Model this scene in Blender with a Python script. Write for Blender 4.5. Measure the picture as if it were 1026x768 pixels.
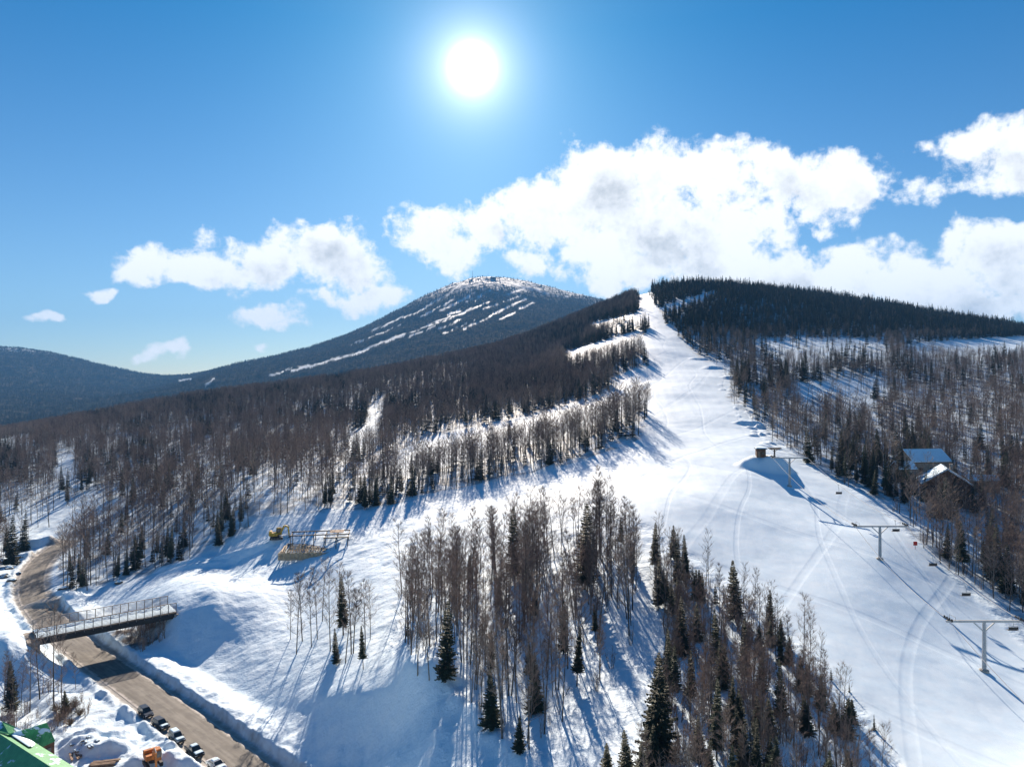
import bpy, bmesh, math, random
import numpy as np
from mathutils import Vector, Matrix
R = math.radians
for o in list(bpy.data.objects):
    bpy.data.objects.remove(o)
scene = bpy.context.scene
col = scene.collection

# ------------------------------------------------------------------ camera
FPX, CX, CY, CAMZ = 713.0, 513.0, 384.0, 70.0      # focal length in photo pixels, principal point, flying height (m)
cam_data = bpy.data.cameras.new('camera')
cam_data.sensor_fit = 'HORIZONTAL'
cam_data.sensor_width = 36.0
cam_data.lens = 36.0 * FPX / 1026.0
cam_data.clip_start = 0.5
cam_data.clip_end = 40000
cam = bpy.data.objects.new('camera', cam_data)
col.objects.link(cam)
cam.location = (0, 0, CAMZ)
cam.rotation_euler = (R(90), 0, 0)
scene.camera = cam

# ------------------------------------------------------------------ exposure
scene.view_settings.view_transform = 'Standard'
scene.view_settings.look = 'None'
scene.view_settings.gamma = 1.0
scene.view_settings.use_curve_mapping = False
scene.view_settings.exposure = 1.22
scene.cycles.use_denoising = True
scene.cycles.max_bounces = 6
scene.cycles.diffuse_bounces = 3
scene.cycles.transparent_max_bounces = 8
scene.cycles.volume_bounces = 0

# ------------------------------------------------------------------ sun and sky
def azel(px, py):
    az = math.atan((px - CX) / FPX)
    return az, math.atan((CY - py) / FPX * math.cos(az))
SUN_AZ, SUN_EL = azel(473, 68)
sun_data = bpy.data.lights.new('sun', 'SUN')
sun_data.energy = 5.0
sun_data.angle = R(0.5)
sun_data.color = (1.0, 0.83, 0.67)
sun = bpy.data.objects.new('sun', sun_data)
col.objects.link(sun)
SUN_DIR = Vector((math.sin(SUN_AZ) * math.cos(SUN_EL), math.cos(SUN_AZ) * math.cos(SUN_EL), math.sin(SUN_EL)))
sun.rotation_euler = SUN_DIR.to_track_quat('Z', 'Y').to_euler()
sun.location = (0, 0, 300)

world = bpy.data.worlds.new("World")
scene.world = world
world.cycles.sampling_method = 'NONE'
world.use_nodes = True

class NT:
    """small helper for wiring node trees"""
    def __init__(s, tree): s.t = tree
    def n(s, kind, **kw):
        x = s.t.nodes.new(kind)
        for k, v in kw.items(): setattr(x, k, v)
        return x
    def put(s, sock, v):
        if hasattr(v, 'is_linked') or isinstance(v, bpy.types.NodeSocket): s.t.links.new(v, sock)
        elif v is not None:
            if sock.type == 'RGBA' and len(v) == 3: v = (*v, 1)
            sock.default_value = v
    def m(s, op, a, b=None, c=None, clamp=False):
        x = s.n('ShaderNodeMath', operation=op, use_clamp=clamp)
        for i, v in enumerate((a, b, c)):
            if v is not None: s.put(x.inputs[i], v)
        return x.outputs[0]
    def v(s, op, a, b=None, scale=None):
        x = s.n('ShaderNodeVectorMath', operation=op)
        s.put(x.inputs[0], a)
        if b is not None: s.put(x.inputs[1], b)
        if scale is not None: s.put(x.inputs['Scale'], scale)
        return x.outputs['Value'] if op in ('DOT_PRODUCT', 'LENGTH', 'DISTANCE') else x.outputs[0]
    def ramp(s, x, lo, hi, a=0.0, b=1.0, smooth=True):
        q = s.n('ShaderNodeMapRange', interpolation_type='SMOOTHSTEP' if smooth else 'LINEAR')
        s.put(q.inputs[0], x)
        for i, v in zip((1, 2, 3, 4), (lo, hi, a, b)): s.put(q.inputs[i], v)
        return q.outputs[0]
    def mix(s, f, a, b, blend='MIX'):
        q = s.n('ShaderNodeMix', data_type='RGBA', blend_type=blend)
        s.put(q.inputs[0], f); s.put(q.inputs[6], a); s.put(q.inputs[7], b)
        return q.outputs[2]
    def noise(s, vec, scale, detail=4, rough=0.5, dist=0.0, lac=2.0, dim='3D'):
        q = s.n('ShaderNodeTexNoise', noise_dimensions=dim)
        s.put(q.inputs['Vector'], vec)
        q.inputs['Scale'].default_value = scale
        q.inputs['Detail'].default_value = detail
        q.inputs['Roughness'].default_value = rough
        q.inputs['Distortion'].default_value = dist
        q.inputs['Lacunarity'].default_value = lac
        return q.outputs['Fac']
    def attr(s, name):
        return s.n('ShaderNodeAttribute', attribute_name=name).outputs['Fac']

# cumulus cloud banks, listed by where they stand over the mountain: (x, y, half width, half height, weight)
CLOUDS = [
    (165, 270, 48, 20, 1), (215, 273, 55, 20, 1), (265, 262, 48, 24, 1), (318, 250, 52, 32, 1.05), (352, 268, 42, 26, 1),
    (378, 298, 42, 20, .9), (325, 297, 22, 9, .55), (262, 312, 36, 14, .85), (292, 322, 16, 8, .6), (205, 240, 14, 10, .42), (238, 242, 12, 7, .36),
    (165, 354, 25, 9, .95), (47, 323, 17, 6, .85), (106, 297, 12, 7, .7), (266, 346, 8, 4, .42),
    (430, 228, 46, 24, 1), (455, 250, 42, 24, .95), (492, 222, 42, 24, .95), (528, 262, 26, 20, .7), (545, 215, 48, 34, 1.05), (600, 190, 66, 48, 1.1),
    (655, 175, 60, 36, 1.05), (715, 172, 60, 32, 1.05), (775, 185, 52, 32, 1.0), (835, 192, 52, 36, 1.05), (640, 232, 90, 48, 1.15), (720, 235, 70, 40, 1.0),
    (640, 270, 80, 26, 1.05), (720, 270, 70, 26, 1.05), (790, 270, 60, 24, .95), (860, 262, 50, 22, .85), (830, 290, 80, 22, 1.0), (920, 286, 70, 24, 1.0),
    (985, 296, 80, 28, 1.05), (995, 146, 44, 24, 1.0), (1020, 172, 34, 18, .9), (940, 188, 34, 14, .5), (990, 246, 46, 26, 1.05), (1040, 246, 50, 24, 1),
    (570, 270, 30, 9, .5), (1080, 290, 80, 34, 1), (1150, 250, 90, 50, 1), (922, 144, 10, 5, .35), (918, 188, 18, 10, .45),
]
def cloud_group():
    g = bpy.data.node_groups.new('cloud_density', 'ShaderNodeTree')
    g.interface.new_socket('P', in_out='INPUT', socket_type='NodeSocketVector')
    g.interface.new_socket('D', in_out='OUTPUT', socket_type='NodeSocketFloat')
    T = NT(g)
    gi = T.n('NodeGroupInput'); go = T.n('NodeGroupOutput')
    P = gi.outputs[0]
    w = T.n('ShaderNodeTexNoise'); T.put(w.inputs['Vector'], P)
    w.inputs['Scale'].default_value = 15; w.inputs['Detail'].default_value = 3
    off = T.v('SCALE', T.v('SUBTRACT', w.outputs['Color'], (.5, .5, .5)), scale=0.062)
    Q = T.v('ADD', P, off)
    acc = None
    for (px, py, rx, ry, k) in CLOUDS:
        az, el = azel(px, py)
        d = T.v('MULTIPLY', T.v('SUBTRACT', Q, (az, el, 0)), (FPX / rx, FPX / ry, 0))
        e = T.m('MULTIPLY_ADD', T.v('DOT_PRODUCT', d, d), -0.9 * k, k)
        acc = e if acc is None else T.m('SMOOTH_MAX', acc, e, 0.35)
    n1 = T.noise(P, 26, 7, 0.60, 0.25)
    n2 = T.noise(P, 70, 5, 0.62, 0.0)
    vo = T.n('ShaderNodeTexVoronoi', feature='SMOOTH_F1'); T.put(vo.inputs['Vector'], Q)
    vo.inputs['Scale'].default_value = 34; vo.inputs['Smoothness'].default_value = .6
    b = T.m('SUBTRACT', .45, vo.outputs['Distance'])
    n3 = T.noise(P, 170, 3, .6)
    n2 = T.m('ADD', n2, T.m('MULTIPLY', T.m('SUBTRACT', n3, .5), .55))
    nn = T.m('ADD', T.m('MULTIPLY', T.m('SUBTRACT', n1, .5), 2.6), T.m('ADD', T.m('MULTIPLY', b, .55), T.m('MULTIPLY', T.m('SUBTRACT', n2, .5), .9)))
    dens = T.m('ADD', T.m('MAXIMUM', acc, -1.2), T.m('SUBTRACT', T.m('MULTIPLY', nn, .85), .06))
    T.put(go.inputs[0], dens)
    g.interface.new_socket('S', in_out='OUTPUT', socket_type='NodeSocketFloat')
    big = T.noise(P, 9, 4, .5)
    T.put(go.inputs[1], T.m('ADD', T.m('ADD', T.m('MAXIMUM', acc, -1.0), T.m('MULTIPLY', b, .5)), T.m('ADD', T.m('MULTIPLY', T.m('SUBTRACT', big, .5), 2.2), T.m('MULTIPLY', T.m('SUBTRACT', n1, .5), 1.2))))
    return g

def build_world():
    t = world.node_tree
    t.nodes.clear()
    T = NT(t)
    out = T.n('ShaderNodeOutputWorld'); bg = T.n('ShaderNodeBackground')
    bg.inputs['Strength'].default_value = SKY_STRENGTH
    sky = T.n('ShaderNodeTexSky', sky_type='NISHITA')
    sky.sun_disc = False
    sky.sun_elevation = SUN_EL
    sky.sun_rotation = SUN_AZ
    sky.altitude = 500; sky.air_density = 1.0; sky.dust_density = 0.25; sky.ozone_density = 2.0
    tc = T.n('ShaderNodeTexCoord')
    V = T.v('NORMALIZE', tc.outputs['Generated'])
    sp = T.n('ShaderNodeSeparateXYZ'); T.put(sp.inputs[0], V)
    az = T.m('ARCTAN2', sp.outputs[0], sp.outputs[1]); el = T.m('ARCSINE', sp.outputs[2])
    cb = T.n('ShaderNodeCombineXYZ'); T.put(cb.inputs[0], az); T.put(cb.inputs[1], el)
    P = cb.outputs[0]
    g = cloud_group()
    def D(p):
        q = T.n('ShaderNodeGroup'); q.node_tree = g; T.put(q.inputs[0], p); return q.outputs
    d0, s0 = D(P)
    d1 = D(T.v('ADD', P, (-0.012, 0.022, 0)))[0]
    mask = T.ramp(d0, -0.08, 0.62)
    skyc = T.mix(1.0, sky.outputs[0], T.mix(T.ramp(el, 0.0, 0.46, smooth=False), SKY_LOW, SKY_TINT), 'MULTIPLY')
    # circumsolar glow of the air round the sun
    c = T.v('DOT_PRODUCT', V, tuple(SUN_DIR))
    ang = T.m('ARCCOSINE', T.m('MINIMUM', c, .999999))
    glow = T.m('ADD', T.m('MULTIPLY', T.m('EXPONENT', T.m('MULTIPLY', ang, -1 / 0.028)), GLOW[0]),
               T.m('MULTIPLY', T.m('EXPONENT', T.m('MULTIPLY', ang, -1 / 0.11)), GLOW[1]))
    disc = T.m('MULTIPLY', T.m('EXPONENT', T.m('MULTIPLY', T.m('MULTIPLY', ang, ang), -1 / 0.0165 ** 2)), GLOW[2])
    gl = T.v('SCALE', (1, .97, .9), scale=T.m('ADD', glow, disc))
    # cloud colour: thin rims pass the light, thick middles are grey, sides turned to the sun brighter
    thick = T.ramp(s0, .25, 2.1)
    rel = T.m('SUBTRACT', d0, d1)
    lit = T.m('ADD', T.m('MULTIPLY', rel, .24), T.m('MULTIPLY_ADD', thick, -.62, 1.06))
    lit = T.m('MINIMUM', T.m('MAXIMUM', lit, .40), 1.12)
    cc = T.mix(T.ramp(lit, .45, 1.0), CLOUD_DARK, CLOUD_LIGHT)
    both = T.mix(mask, skyc, cc)
    fin = T.v('ADD', both, T.v('SCALE', gl, scale=T.m('MULTIPLY_ADD', mask, -.75, 1.0)))
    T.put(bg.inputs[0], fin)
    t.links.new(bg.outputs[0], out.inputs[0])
SKY_STRENGTH = 0.05
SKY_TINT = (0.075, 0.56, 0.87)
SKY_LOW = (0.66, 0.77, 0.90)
GLOW = (20, 2.4, 60)
CLOUD_LIGHT = (10.8, 11.0, 11.2)
CLOUD_DARK = (5.2, 5.6, 6.1)
build_world()

# ------------------------------------------------------------------ materials
def new_mat(name):
    m = bpy.data.materials.new(name); m.use_nodes = True
    t = m.node_tree; t.nodes.clear()
    T = NT(t)
    out = T.n('ShaderNodeOutputMaterial'); b = T.n('ShaderNodeBsdfPrincipled')
    t.links.new(b.outputs[0], out.inputs[0])
    return m, T, b
def mat(name, color, rough=.7, metal=0.0, var=.25, scale=3.0, bump=0.0, spec=.4, rnd=0.0):
    m, T, b = new_mat(name)
    tc = T.n('ShaderNodeTexCoord')
    f = T.noise(tc.outputs['Object'], scale, 5, .6)
    lo = tuple(c * (1 - var) for c in color); hi = tuple(min(1, c * (1 + var)) for c in color)
    c = T.mix(T.ramp(f, .3, .7), lo, hi)
    if rnd:
        oi = T.n('ShaderNodeObjectInfo')
        h = T.n('ShaderNodeHueSaturation'); T.put(h.inputs['Color'], c)
        T.put(h.inputs['Value'], T.ramp(oi.outputs['Random'], 0, 1, 1 - rnd, 1 + rnd, False))
        T.put(h.inputs['Hue'], T.ramp(oi.outputs['Random'], 0, 1, .488, .508, False))
        c = h.outputs[0]
    T.put(b.inputs['Base Color'], c)
    b.inputs['Roughness'].default_value = rough
    b.inputs['Metallic'].default_value = metal
    b.inputs['Specular IOR Level'].default_value = spec
    if bump:
        bp = T.n('ShaderNodeBump'); bp.inputs['Strength'].default_value = bump; bp.inputs['Distance'].default_value = .05
        T.put(bp.inputs['Height'], T.noise(tc.outputs['Object'], scale * 6, 4, .6)); T.put(b.inputs['Normal'], bp.outputs[0])
    return m

# ------------------------------------------------------------------ numpy helpers
rng = np.random.default_rng(7)
def _hash(ix, iy, seed):
    n = (ix.astype(np.int64) * 374761393 + iy.astype(np.int64) * 668265263 + seed * 1442695041) & 0x7fffffff
    n = ((n ^ (n >> 13)) * 1274126177) & 0x7fffffff
    return ((n ^ (n >> 16)) & 0xffff) / 65535.0
def vnoise(x, y, seed=0):
    ix = np.floor(x); iy = np.floor(y); fx = x - ix; fy = y - iy
    fx = fx * fx * fx * (fx * (fx * 6 - 15) + 10); fy = fy * fy * fy * (fy * (fy * 6 - 15) + 10)
    a = _hash(ix, iy, seed); b = _hash(ix + 1, iy, seed); c = _hash(ix, iy + 1, seed); d = _hash(ix + 1, iy + 1, seed)
    return (a + (b - a) * fx) * (1 - fy) + (c + (d - c) * fx) * fy - .5
def fbm(x, y, oct=4, seed=0, gain=.5):
    s = 0; a = 1.0
    for k in range(oct):
        c, sn = math.cos(.6 * k), math.sin(.6 * k)
        s = s + a * vnoise((x * c - y * sn) * 2 ** k + 17.3 * k, (x * sn + y * c) * 2 ** k - 9.1 * k, seed + k); a *= gain
    return s
def sstep(x, a, b):
    t = np.clip((x - a) / (b - a), 0, 1); return t * t * (3 - 2 * t)
def inpoly(px, py, poly):
    r = np.zeros(px.shape, bool); n = len(poly); j = n - 1
    for i in range(n):
        xi, yi = poly[i]; xj, yj = poly[j]
        if yi != yj:
            c = ((yi > py) != (yj > py)) & (px < (xj - xi) * (py - yi) / (yj - yi) + xi); r ^= c
        j = i
    return r
def polydist(x, y, pts):
    """distance to a polyline, and the parameter (length) along it, and the side (+ = left of travel)"""
    best = np.full(x.shape, 1e9); par = np.zeros(x.shape); side = np.zeros(x.shape); L = 0
    for (ax, ay), (bx, by) in zip(pts[:-1], pts[1:]):
        dx, dy = bx - ax, by - ay; l = math.hypot(dx, dy)
        t = np.clip(((x - ax) * dx + (y - ay) * dy) / (l * l), 0, 1)
        qx = x - (ax + t * dx); qy = y - (ay + t * dy); d = np.hypot(qx, qy)
        k = d < best
        best = np.where(k, d, best); par = np.where(k, L + t * l, par); side = np.where(k, np.sign(dx * qy - dy * qx), side)
        L += l
    return best, par, side
def smooth_line(pts, n=8):
    P = [np.array(p, float) for p in pts]; P = [2 * P[0] - P[1]] + P + [2 * P[-1] - P[-2]]
    out = []
    for i in range(1, len(P) - 2):
        for k in range(n):
            t = k / n; a, b, c, d = P[i - 1:i + 3]
            out.append(.5 * ((2 * b) + (c - a) * t + (2 * a - 5 * b + 4 * c - d) * t * t + (3 * b - a - 3 * c + d) * t ** 3))
    out.append(P[-2])
    return [tuple(o) for o in out]

# ------------------------------------------------------------------ terrain: surveyed points (bearing, sight line, distance)
SURVEY = [
    # road bed and the flat beside it (70 m below the camera)
    (158,722,148),(250,768,130),(85,660,181),(60,633,200),(33,600,231),(30,580,254),(44,560,284),(58,549,302),
    (100,740,140),(60,768,130),(20,768,130),(0,735,142),(20,720,148),(120,768,130),
    # bridge approaches and the cut slope
    (178,613,193.5),(215,606.5,194.5),(258,598.5,201),(150,656,183),(165,656,182.5),(178,662,179),(190,632,188.5),(120,652,185),(230,640,184),(250,662,172),(300,600,203),
    (34,636,176),(0,632,180),(8,652,166),(12,688,161),(40,700,157),(-60,628,185),(-60,700,155),
    # snow bank right of the road
    (200,700,158.5),(260,722,148),(330,755,119),(230,690,163),(300,700,147),(300,650,171),(350,660,151),(350,600,188),(300,740,133),(350,722,126),(350,768,118),(400,722,117),(430,768,101),
    (411,675,122),(420,640,145),(400,600,174),(420,560,202),
    # stand in the middle
    (500,768,95),(600,768,88),(700,768,84),(500,700,112),(640,650,123),(600,600,148),(560,530,190),(500,560,182),(450,520,240),(660,600,144),
    # groomed piste
    (985,672,125),(882,560,168),(791,487,225),(762,468,243),(700,600,146),(800,640,130),(900,768,95),(1026,768,97),(780,768,86),(850,690,114),(700,520,189),(640,480,232),(690,440,292),
    (660,400,385),(720,405,370),(640,350,560),(690,350,560),(640,310,800),(645,294,1100),(620,430,320),(640,520,190),
    # woods right of the piste
    (880,480,245),(1026,560,188),(1026,640,142),(945,506,228),(1026,480,262),(900,420,380),(1026,400,430),(800,400,400),(800,360,560),(920,380,520),(1026,350,720),(760,330,760),(990,336,850),
    (850,440,320),
    # ridge right of the piste
    (655,293,1130),(710,289,1160),(760,292,1160),(830,300,1140),(900,311,1110),(960,322,1080),(1026,332,1050),(1150,352,1000),(1300,372,950),
    # left woods
    (150,572,255),(100,560,275),(250,505,290),(310,552,234),(400,500,282),(400,450,400),(500,430,400),(560,400,500),(300,450,450),(200,470,430),(100,480,440),(0,500,420),(0,560,290),(-120,520,380),
    (340,520,262),(520,480,282),(230,570,240),
    (580,347,850),(520,375,750),(420,390,720),(300,410,700),(150,432,660),(0,455,600),(-200,470,560),
    # crest of the left woods
    (630,300,1150),(600,312,1150),(580,320,1150),(540,336,1130),(500,351,1100),(450,362,1050),(400,373,1000),(300,389,950),(200,402,900),(100,421,850),(0,440,800),(-150,455,750),(-400,470,700),
    # behind the crest: valley
    (630,330,1700),(500,362,1600),(400,384,1500),(300,402,1500),(200,414,1500),(100,428,1500),(0,440,1500),(-200,445,1500),
    (800,325,1700),(1000,350,1700),(1300,380,1700),
    # the mountain
    (490,281,4500),(470,283,4450),(455,290,4400),(430,302,4300),(400,318,4200),(370,331,4100),(330,346,4000),(290,356,3900),(250,365,3800),(225,371,3800),
    (520,284,4600),(540,288,4650),(560,293,4700),(600,300,4800),(700,320,5000),(900,345,5000),(1100,360,5000),
    (450,335,3000),(520,325,3000),(400,352,2900),(330,375,2700),(250,385,2800),(180,393,2800),(500,300,4000),(560,315,3600),(450,310,3800),
    # far hill on the left and the saddle
    (0,350,4800),(-100,352,4800),(-400,372,4600),(40,354,4800),(80,363,4900),(130,373,5000),(180,377,5300),(215,372,5600),(240,370,5600),
    (0,385,3600),(60,395,3300),(0,408,2600),(100,398,3300),(150,388,4000),(60,380,4100),(-200,400,3000),
    # beyond the skyline
    (490,300,7000),(300,375,7000),(0,380,7500),(700,340,7500),(1000,370,7500),(-400,390,7500),(1300,390,7000),
    # under the camera and outside the frame
    (513,1400,35),(1200,1300,35),(-200,1400,40),(1300,700,110),(1500,1000,60),(-300,900,95),(1400,520,220),(1400,420,420),(-500,600,220),(513,3000,12),(1800,2500,12),(-800,3000,12),
]
S = np.array(SURVEY, float)
su = (S[:, 0] - CX) / FPX; sv = np.log(S[:, 2]); sw = (CY - S[:, 1]) / FPX
KU = 2.2
def tps_k(r2): return np.where(r2 > 1e-12, r2 * np.log(np.maximum(r2, 1e-12)), 0)
def tps_fit(a, b, w, lam):
    n = len(a); A = np.zeros((n + 3, n + 3))
    r2 = (a[:, None] - a[None]) ** 2 + (b[:, None] - b[None]) ** 2
    A[:n, :n] = tps_k(r2) + lam * np.eye(n)
    A[:n, n] = 1; A[:n, n + 1] = a; A[:n, n + 2] = b; A[n:, :n] = A[:n, n:].T
    return np.linalg.solve(A, np.concatenate([w, np.zeros(3)]))
TC = tps_fit(su * KU, sv, sw, 0.0004)
def tps(u, v):
    sh = u.shape; a = u.ravel() * KU; b = v.ravel(); out = np.empty(a.shape); n = len(su)
    for i in range(0, len(a), 60000):
        x = a[i:i + 60000, None]; y = b[i:i + 60000, None]
        r2 = (x - su[None] * KU) ** 2 + (y - sv[None]) ** 2
        out[i:i + 60000] = tps_k(r2) @ TC[:n] + TC[n] + TC[n + 1] * x[:, 0] + TC[n + 2] * y[:, 0]
    return out.reshape(sh)
def geo(a, b, n): return list(np.exp(np.linspace(math.log(a), math.log(b), n, endpoint=False)))
GU = np.array(sorted(set(np.round(np.concatenate([np.linspace(-1.5, -.78, 60), np.linspace(-.78, .78, 960), np.linspace(.78, 1.5, 60)]), 6))))
GY = np.array(geo(12, 80, 40) + geo(80, 330, 470) + geo(330, 1300, 250) + geo(1300, 9000, 200) + [9000])
UU, YY = np.meshgrid(GU, GY)
XX = UU * YY
WW = tps(UU, np.log(YY))
ZZ = CAMZ + WW * YY

# road centre line at height 0 (m)
ROADPX = [(330,838),(290,806),(237,763),(190,727),(139,690),(97,660),(63,633),(40,609),(32,592),(34,573),(45,558),(58,548),(66,543)]
ROADC = smooth_line([((px - CX) / FPX * (49910 / (py - CY)), 49910 / (py - CY)) for px, py in ROADPX], 10)
m_ = (YY > 90) & (YY < 345) & (UU < 0)
rd, rp, rs = polydist(XX[m_], YY[m_], ROADC)
z = ZZ[m_]
# bed, shoulders, ploughed berms
nat = z + .0
w = sstep(rd, 4.0, 17.0)
z2 = (-.06) * (1 - w) + nat * w
z2 = np.where(rd < 4.2, -.06, z2)
fd = sstep(YY[m_], 104, 126); z2 = z2 * fd + nat * (1 - fd)
bn = fbm(XX[m_] * .35, YY[m_] * .35, 3, 5)
RIGHT = rs < 0
bermR = 1.9 * sstep(rd, 5.4, 6.3) * (1 - sstep(rd, 8.5, 15)) * (rp < 165)
bermL = (.7 + 1.1 * bn) * sstep(rd, 4.8, 6.0) * (1 - sstep(rd, 6.2, 8.0))
z2 = z2 + np.where(RIGHT, bermR * (1 + .3 * bn), np.maximum(bermL, 0))
ZZ[m_] = np.where(rd < 26, z2, nat)
ROADD = np.full(ZZ.shape, 99.0); ROADD[m_] = rd
ROADG = ROADD.copy()
_q = inpoly(CX + FPX * UU, CY - FPX * (ZZ - CAMZ) / YY, [(108, 634), (168, 620), (158, 640), (138, 652)]) & (YY > 165) & (YY < 215)
QUARRY = _q

# unloading mound at the top of the short lift, and bumps left by the diggers
def bump(px, py, Y, rx, ry, h, p=2.0, rot=0.0):
    x0, y0 = (px - CX) / FPX * Y, Y
    k = (np.abs(YY - y0) < 3 * max(rx, ry)) & (np.abs(XX - x0) < 3 * max(rx, ry))
    dx, dy = XX[k] - x0, YY[k] - y0; c, s_ = math.cos(rot), math.sin(rot)
    d = np.sqrt(((dx * c + dy * s_) / rx) ** 2 + ((-dx * s_ + dy * c) / ry) ** 2)
    ZZ[k] += h * (1 - sstep(d, .45, 1.25)) * (1 + .18 * fbm(dx * .4, dy * .4, 3, 11))
bump(767, 468, 244, 9, 6.0, 3.5)
bump(780, 471, 243, 5, 5, 1.0)
for (px, py, Y, rx, ry, h, ro) in [(750,421,326,7,2.6,1.3,.1),(733,383,450,7,3.0,1.4,0),(715,372,485,8,3.2,1.4,.1),(700,362,520,8,3.2,1.3,.1),
                               (210,556,247,14,4,1.3,.2),(240,549,252,12,3,1.2,.3),(180,560,252,12,3,1.3,.1),(265,541,250,9,3,1.4,.2),
                               (34,546,310,10,5,3.5,.3),(20,560,288,6,4,2.0,0),(60,612,228,9,5,1.6,.5),(75,606,238,8,4,1.5,.2),
                               (95,752,136,6,3,1.4,0),(80,744,139,4,3,1.2,.5),(120,752,136,3,2,1.0,0),(105,735,142,5,2.5,.9,.4),(150,768,131,4,3,1.2,0),(180,765,131,4,2,1.3,-.7)]:
    bump(px, py, Y, rx, ry, h, rot=ro)
_r = random.Random(8)
for _k in range(34):
    _t = _r.random(); bump(727 + 42 * _t + _r.uniform(-11, 11), 392 + 52 * _t + _r.uniform(-8, 6), 415 - 135 * _t + _r.uniform(-15, 15), _r.uniform(1.2, 3.2), _r.uniform(1.0, 2.0), _r.uniform(.3, .8), rot=_r.uniform(0, 3))
# steep snow wind lip in the middle stand
lip = [((a - CX) / FPX * Y, Y) for a, Y in ((408,125),(440,119),(470,110),(500,101),(525,94))]
k = (YY > 80) & (YY < 140) & (XX > -30) & (XX < 15)
d, _, sd = polydist(XX[k], YY[k], lip)
ZZ[k] += .9 * np.exp(-(d / 2.2) ** 2) * (1 + fbm(XX[k] / 3, YY[k] / 3, 2, 12))

# natural roughness
PX = CX + FPX * UU; PY = CY - FPX * (ZZ - CAMZ) / YY
PISTE = [(640,285),(660,285),(660,310),(690,345),(715,362),(735,385),(728,400),(760,430),(770,450),(830,478),(880,510),(920,545),(965,590),(1030,650),(1200,768),(1200,900),(880,900),(905,768),(870,715),(820,655),(760,600),(700,560),(655,530),(610,500),(560,500),(620,470),(645,430),(650,380),(625,340),(630,305)]
piste = inpoly(PX, PY, PISTE) & (YY < 1200)
def blur(a, n):
    for _ in range(n):
        a = (a + np.roll(a, 1, 0) + np.roll(a, -1, 0)) / 3; a = (a + np.roll(a, 1, 1) + np.roll(a, -1, 1)) / 3
    return a
PF = blur(piste.astype(float), 6)
rough = 1 - .88 * PF
damp = sstep(ROADD, 4.3, 7.0)
CALM = 1 - .45 * blur(inpoly(PX, PY, [(140, 660), (180, 610), (262, 596), (420, 560), (420, 600), (380, 700), (300, 780), (180, 690)]).astype(float) * (YY < 260), 5)
far = sstep(YY, 350, 1500)
ZZ += damp * rough * (CALM * .75 * fbm(XX / 16, YY / 16, 3, 21) + .20 * fbm(XX / 2.6, YY / 2.6, 3, 31) * (1 - far) + CALM * .38 * fbm(XX / 7, YY / 7, 3, 33) * (1 - far))
RUB = blur((inpoly(PX, PY, [(58, 728), (120, 724), (210, 768), (200, 800), (40, 800)]) & (YY < 160) & (YY > 105)).astype(float), 8)
ZZ += damp * RUB * (.55 * fbm(XX / 2.4, YY / 2.4, 3, 61) + .5 * fbm(XX / 5, YY / 5, 2, 63))
ZZ += PF * (1.1 * fbm(XX / 30, YY / 34, 2, 41) + .16 * fbm(XX / 9, YY / 9, 2, 43))
ZZ += far * (16 * fbm(XX / 160, YY / 160, 4, 51) + 14 * fbm(XX / 520, YY / 520, 2, 53)) * sstep(YY, 1200, 2500) + far * 3 * fbm(XX / 60, YY / 60, 3, 52)
PY = CY - FPX * (ZZ - CAMZ) / YY

LGY = np.log(GY)
def hz(x, y):
    """height of the ground mesh at (x, y)"""
    x = np.asarray(x, float); y = np.asarray(y, float)
    u = np.clip(x / y, GU[0], GU[-1] - 1e-6); yy = np.clip(y, GY[0], GY[-1] - 1e-3)
    i = np.clip(np.searchsorted(GU, u, 'right') - 1, 0, len(GU) - 2); j = np.clip(np.searchsorted(GY, yy, 'right') - 1, 0, len(GY) - 2)
    a = (u - GU[i]) / (GU[i + 1] - GU[i]); b = (yy - GY[j]) / (GY[j + 1] - GY[j])
    return (ZZ[j, i] * (1 - a) + ZZ[j, i + 1] * a) * (1 - b) + (ZZ[j + 1, i] * (1 - a) + ZZ[j + 1, i + 1] * a) * b
def at(px, py, ymin=60):
    """the point of the ground seen along a sight line"""
    u = (px - CX) / FPX; w = (CY - py) / FPX
    ys = GY[GY > ymin]; zz = (hz(u * ys, ys) - CAMZ) / ys
    k = np.argmax(zz >= w)
    if zz[k] < w: k = len(ys) - 1
    if k == 0: y = ys[0]
    else: y = ys[k - 1] + (ys[k] - ys[k - 1]) * (w - zz[k - 1]) / (zz[k] - zz[k - 1] + 1e-12)
    return Vector((u * y, y, float(hz(u * y, y))))
def pix(p): return (CX + FPX * p[0] / p[1], CY - FPX * (p[2] - CAMZ) / p[1])

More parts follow.
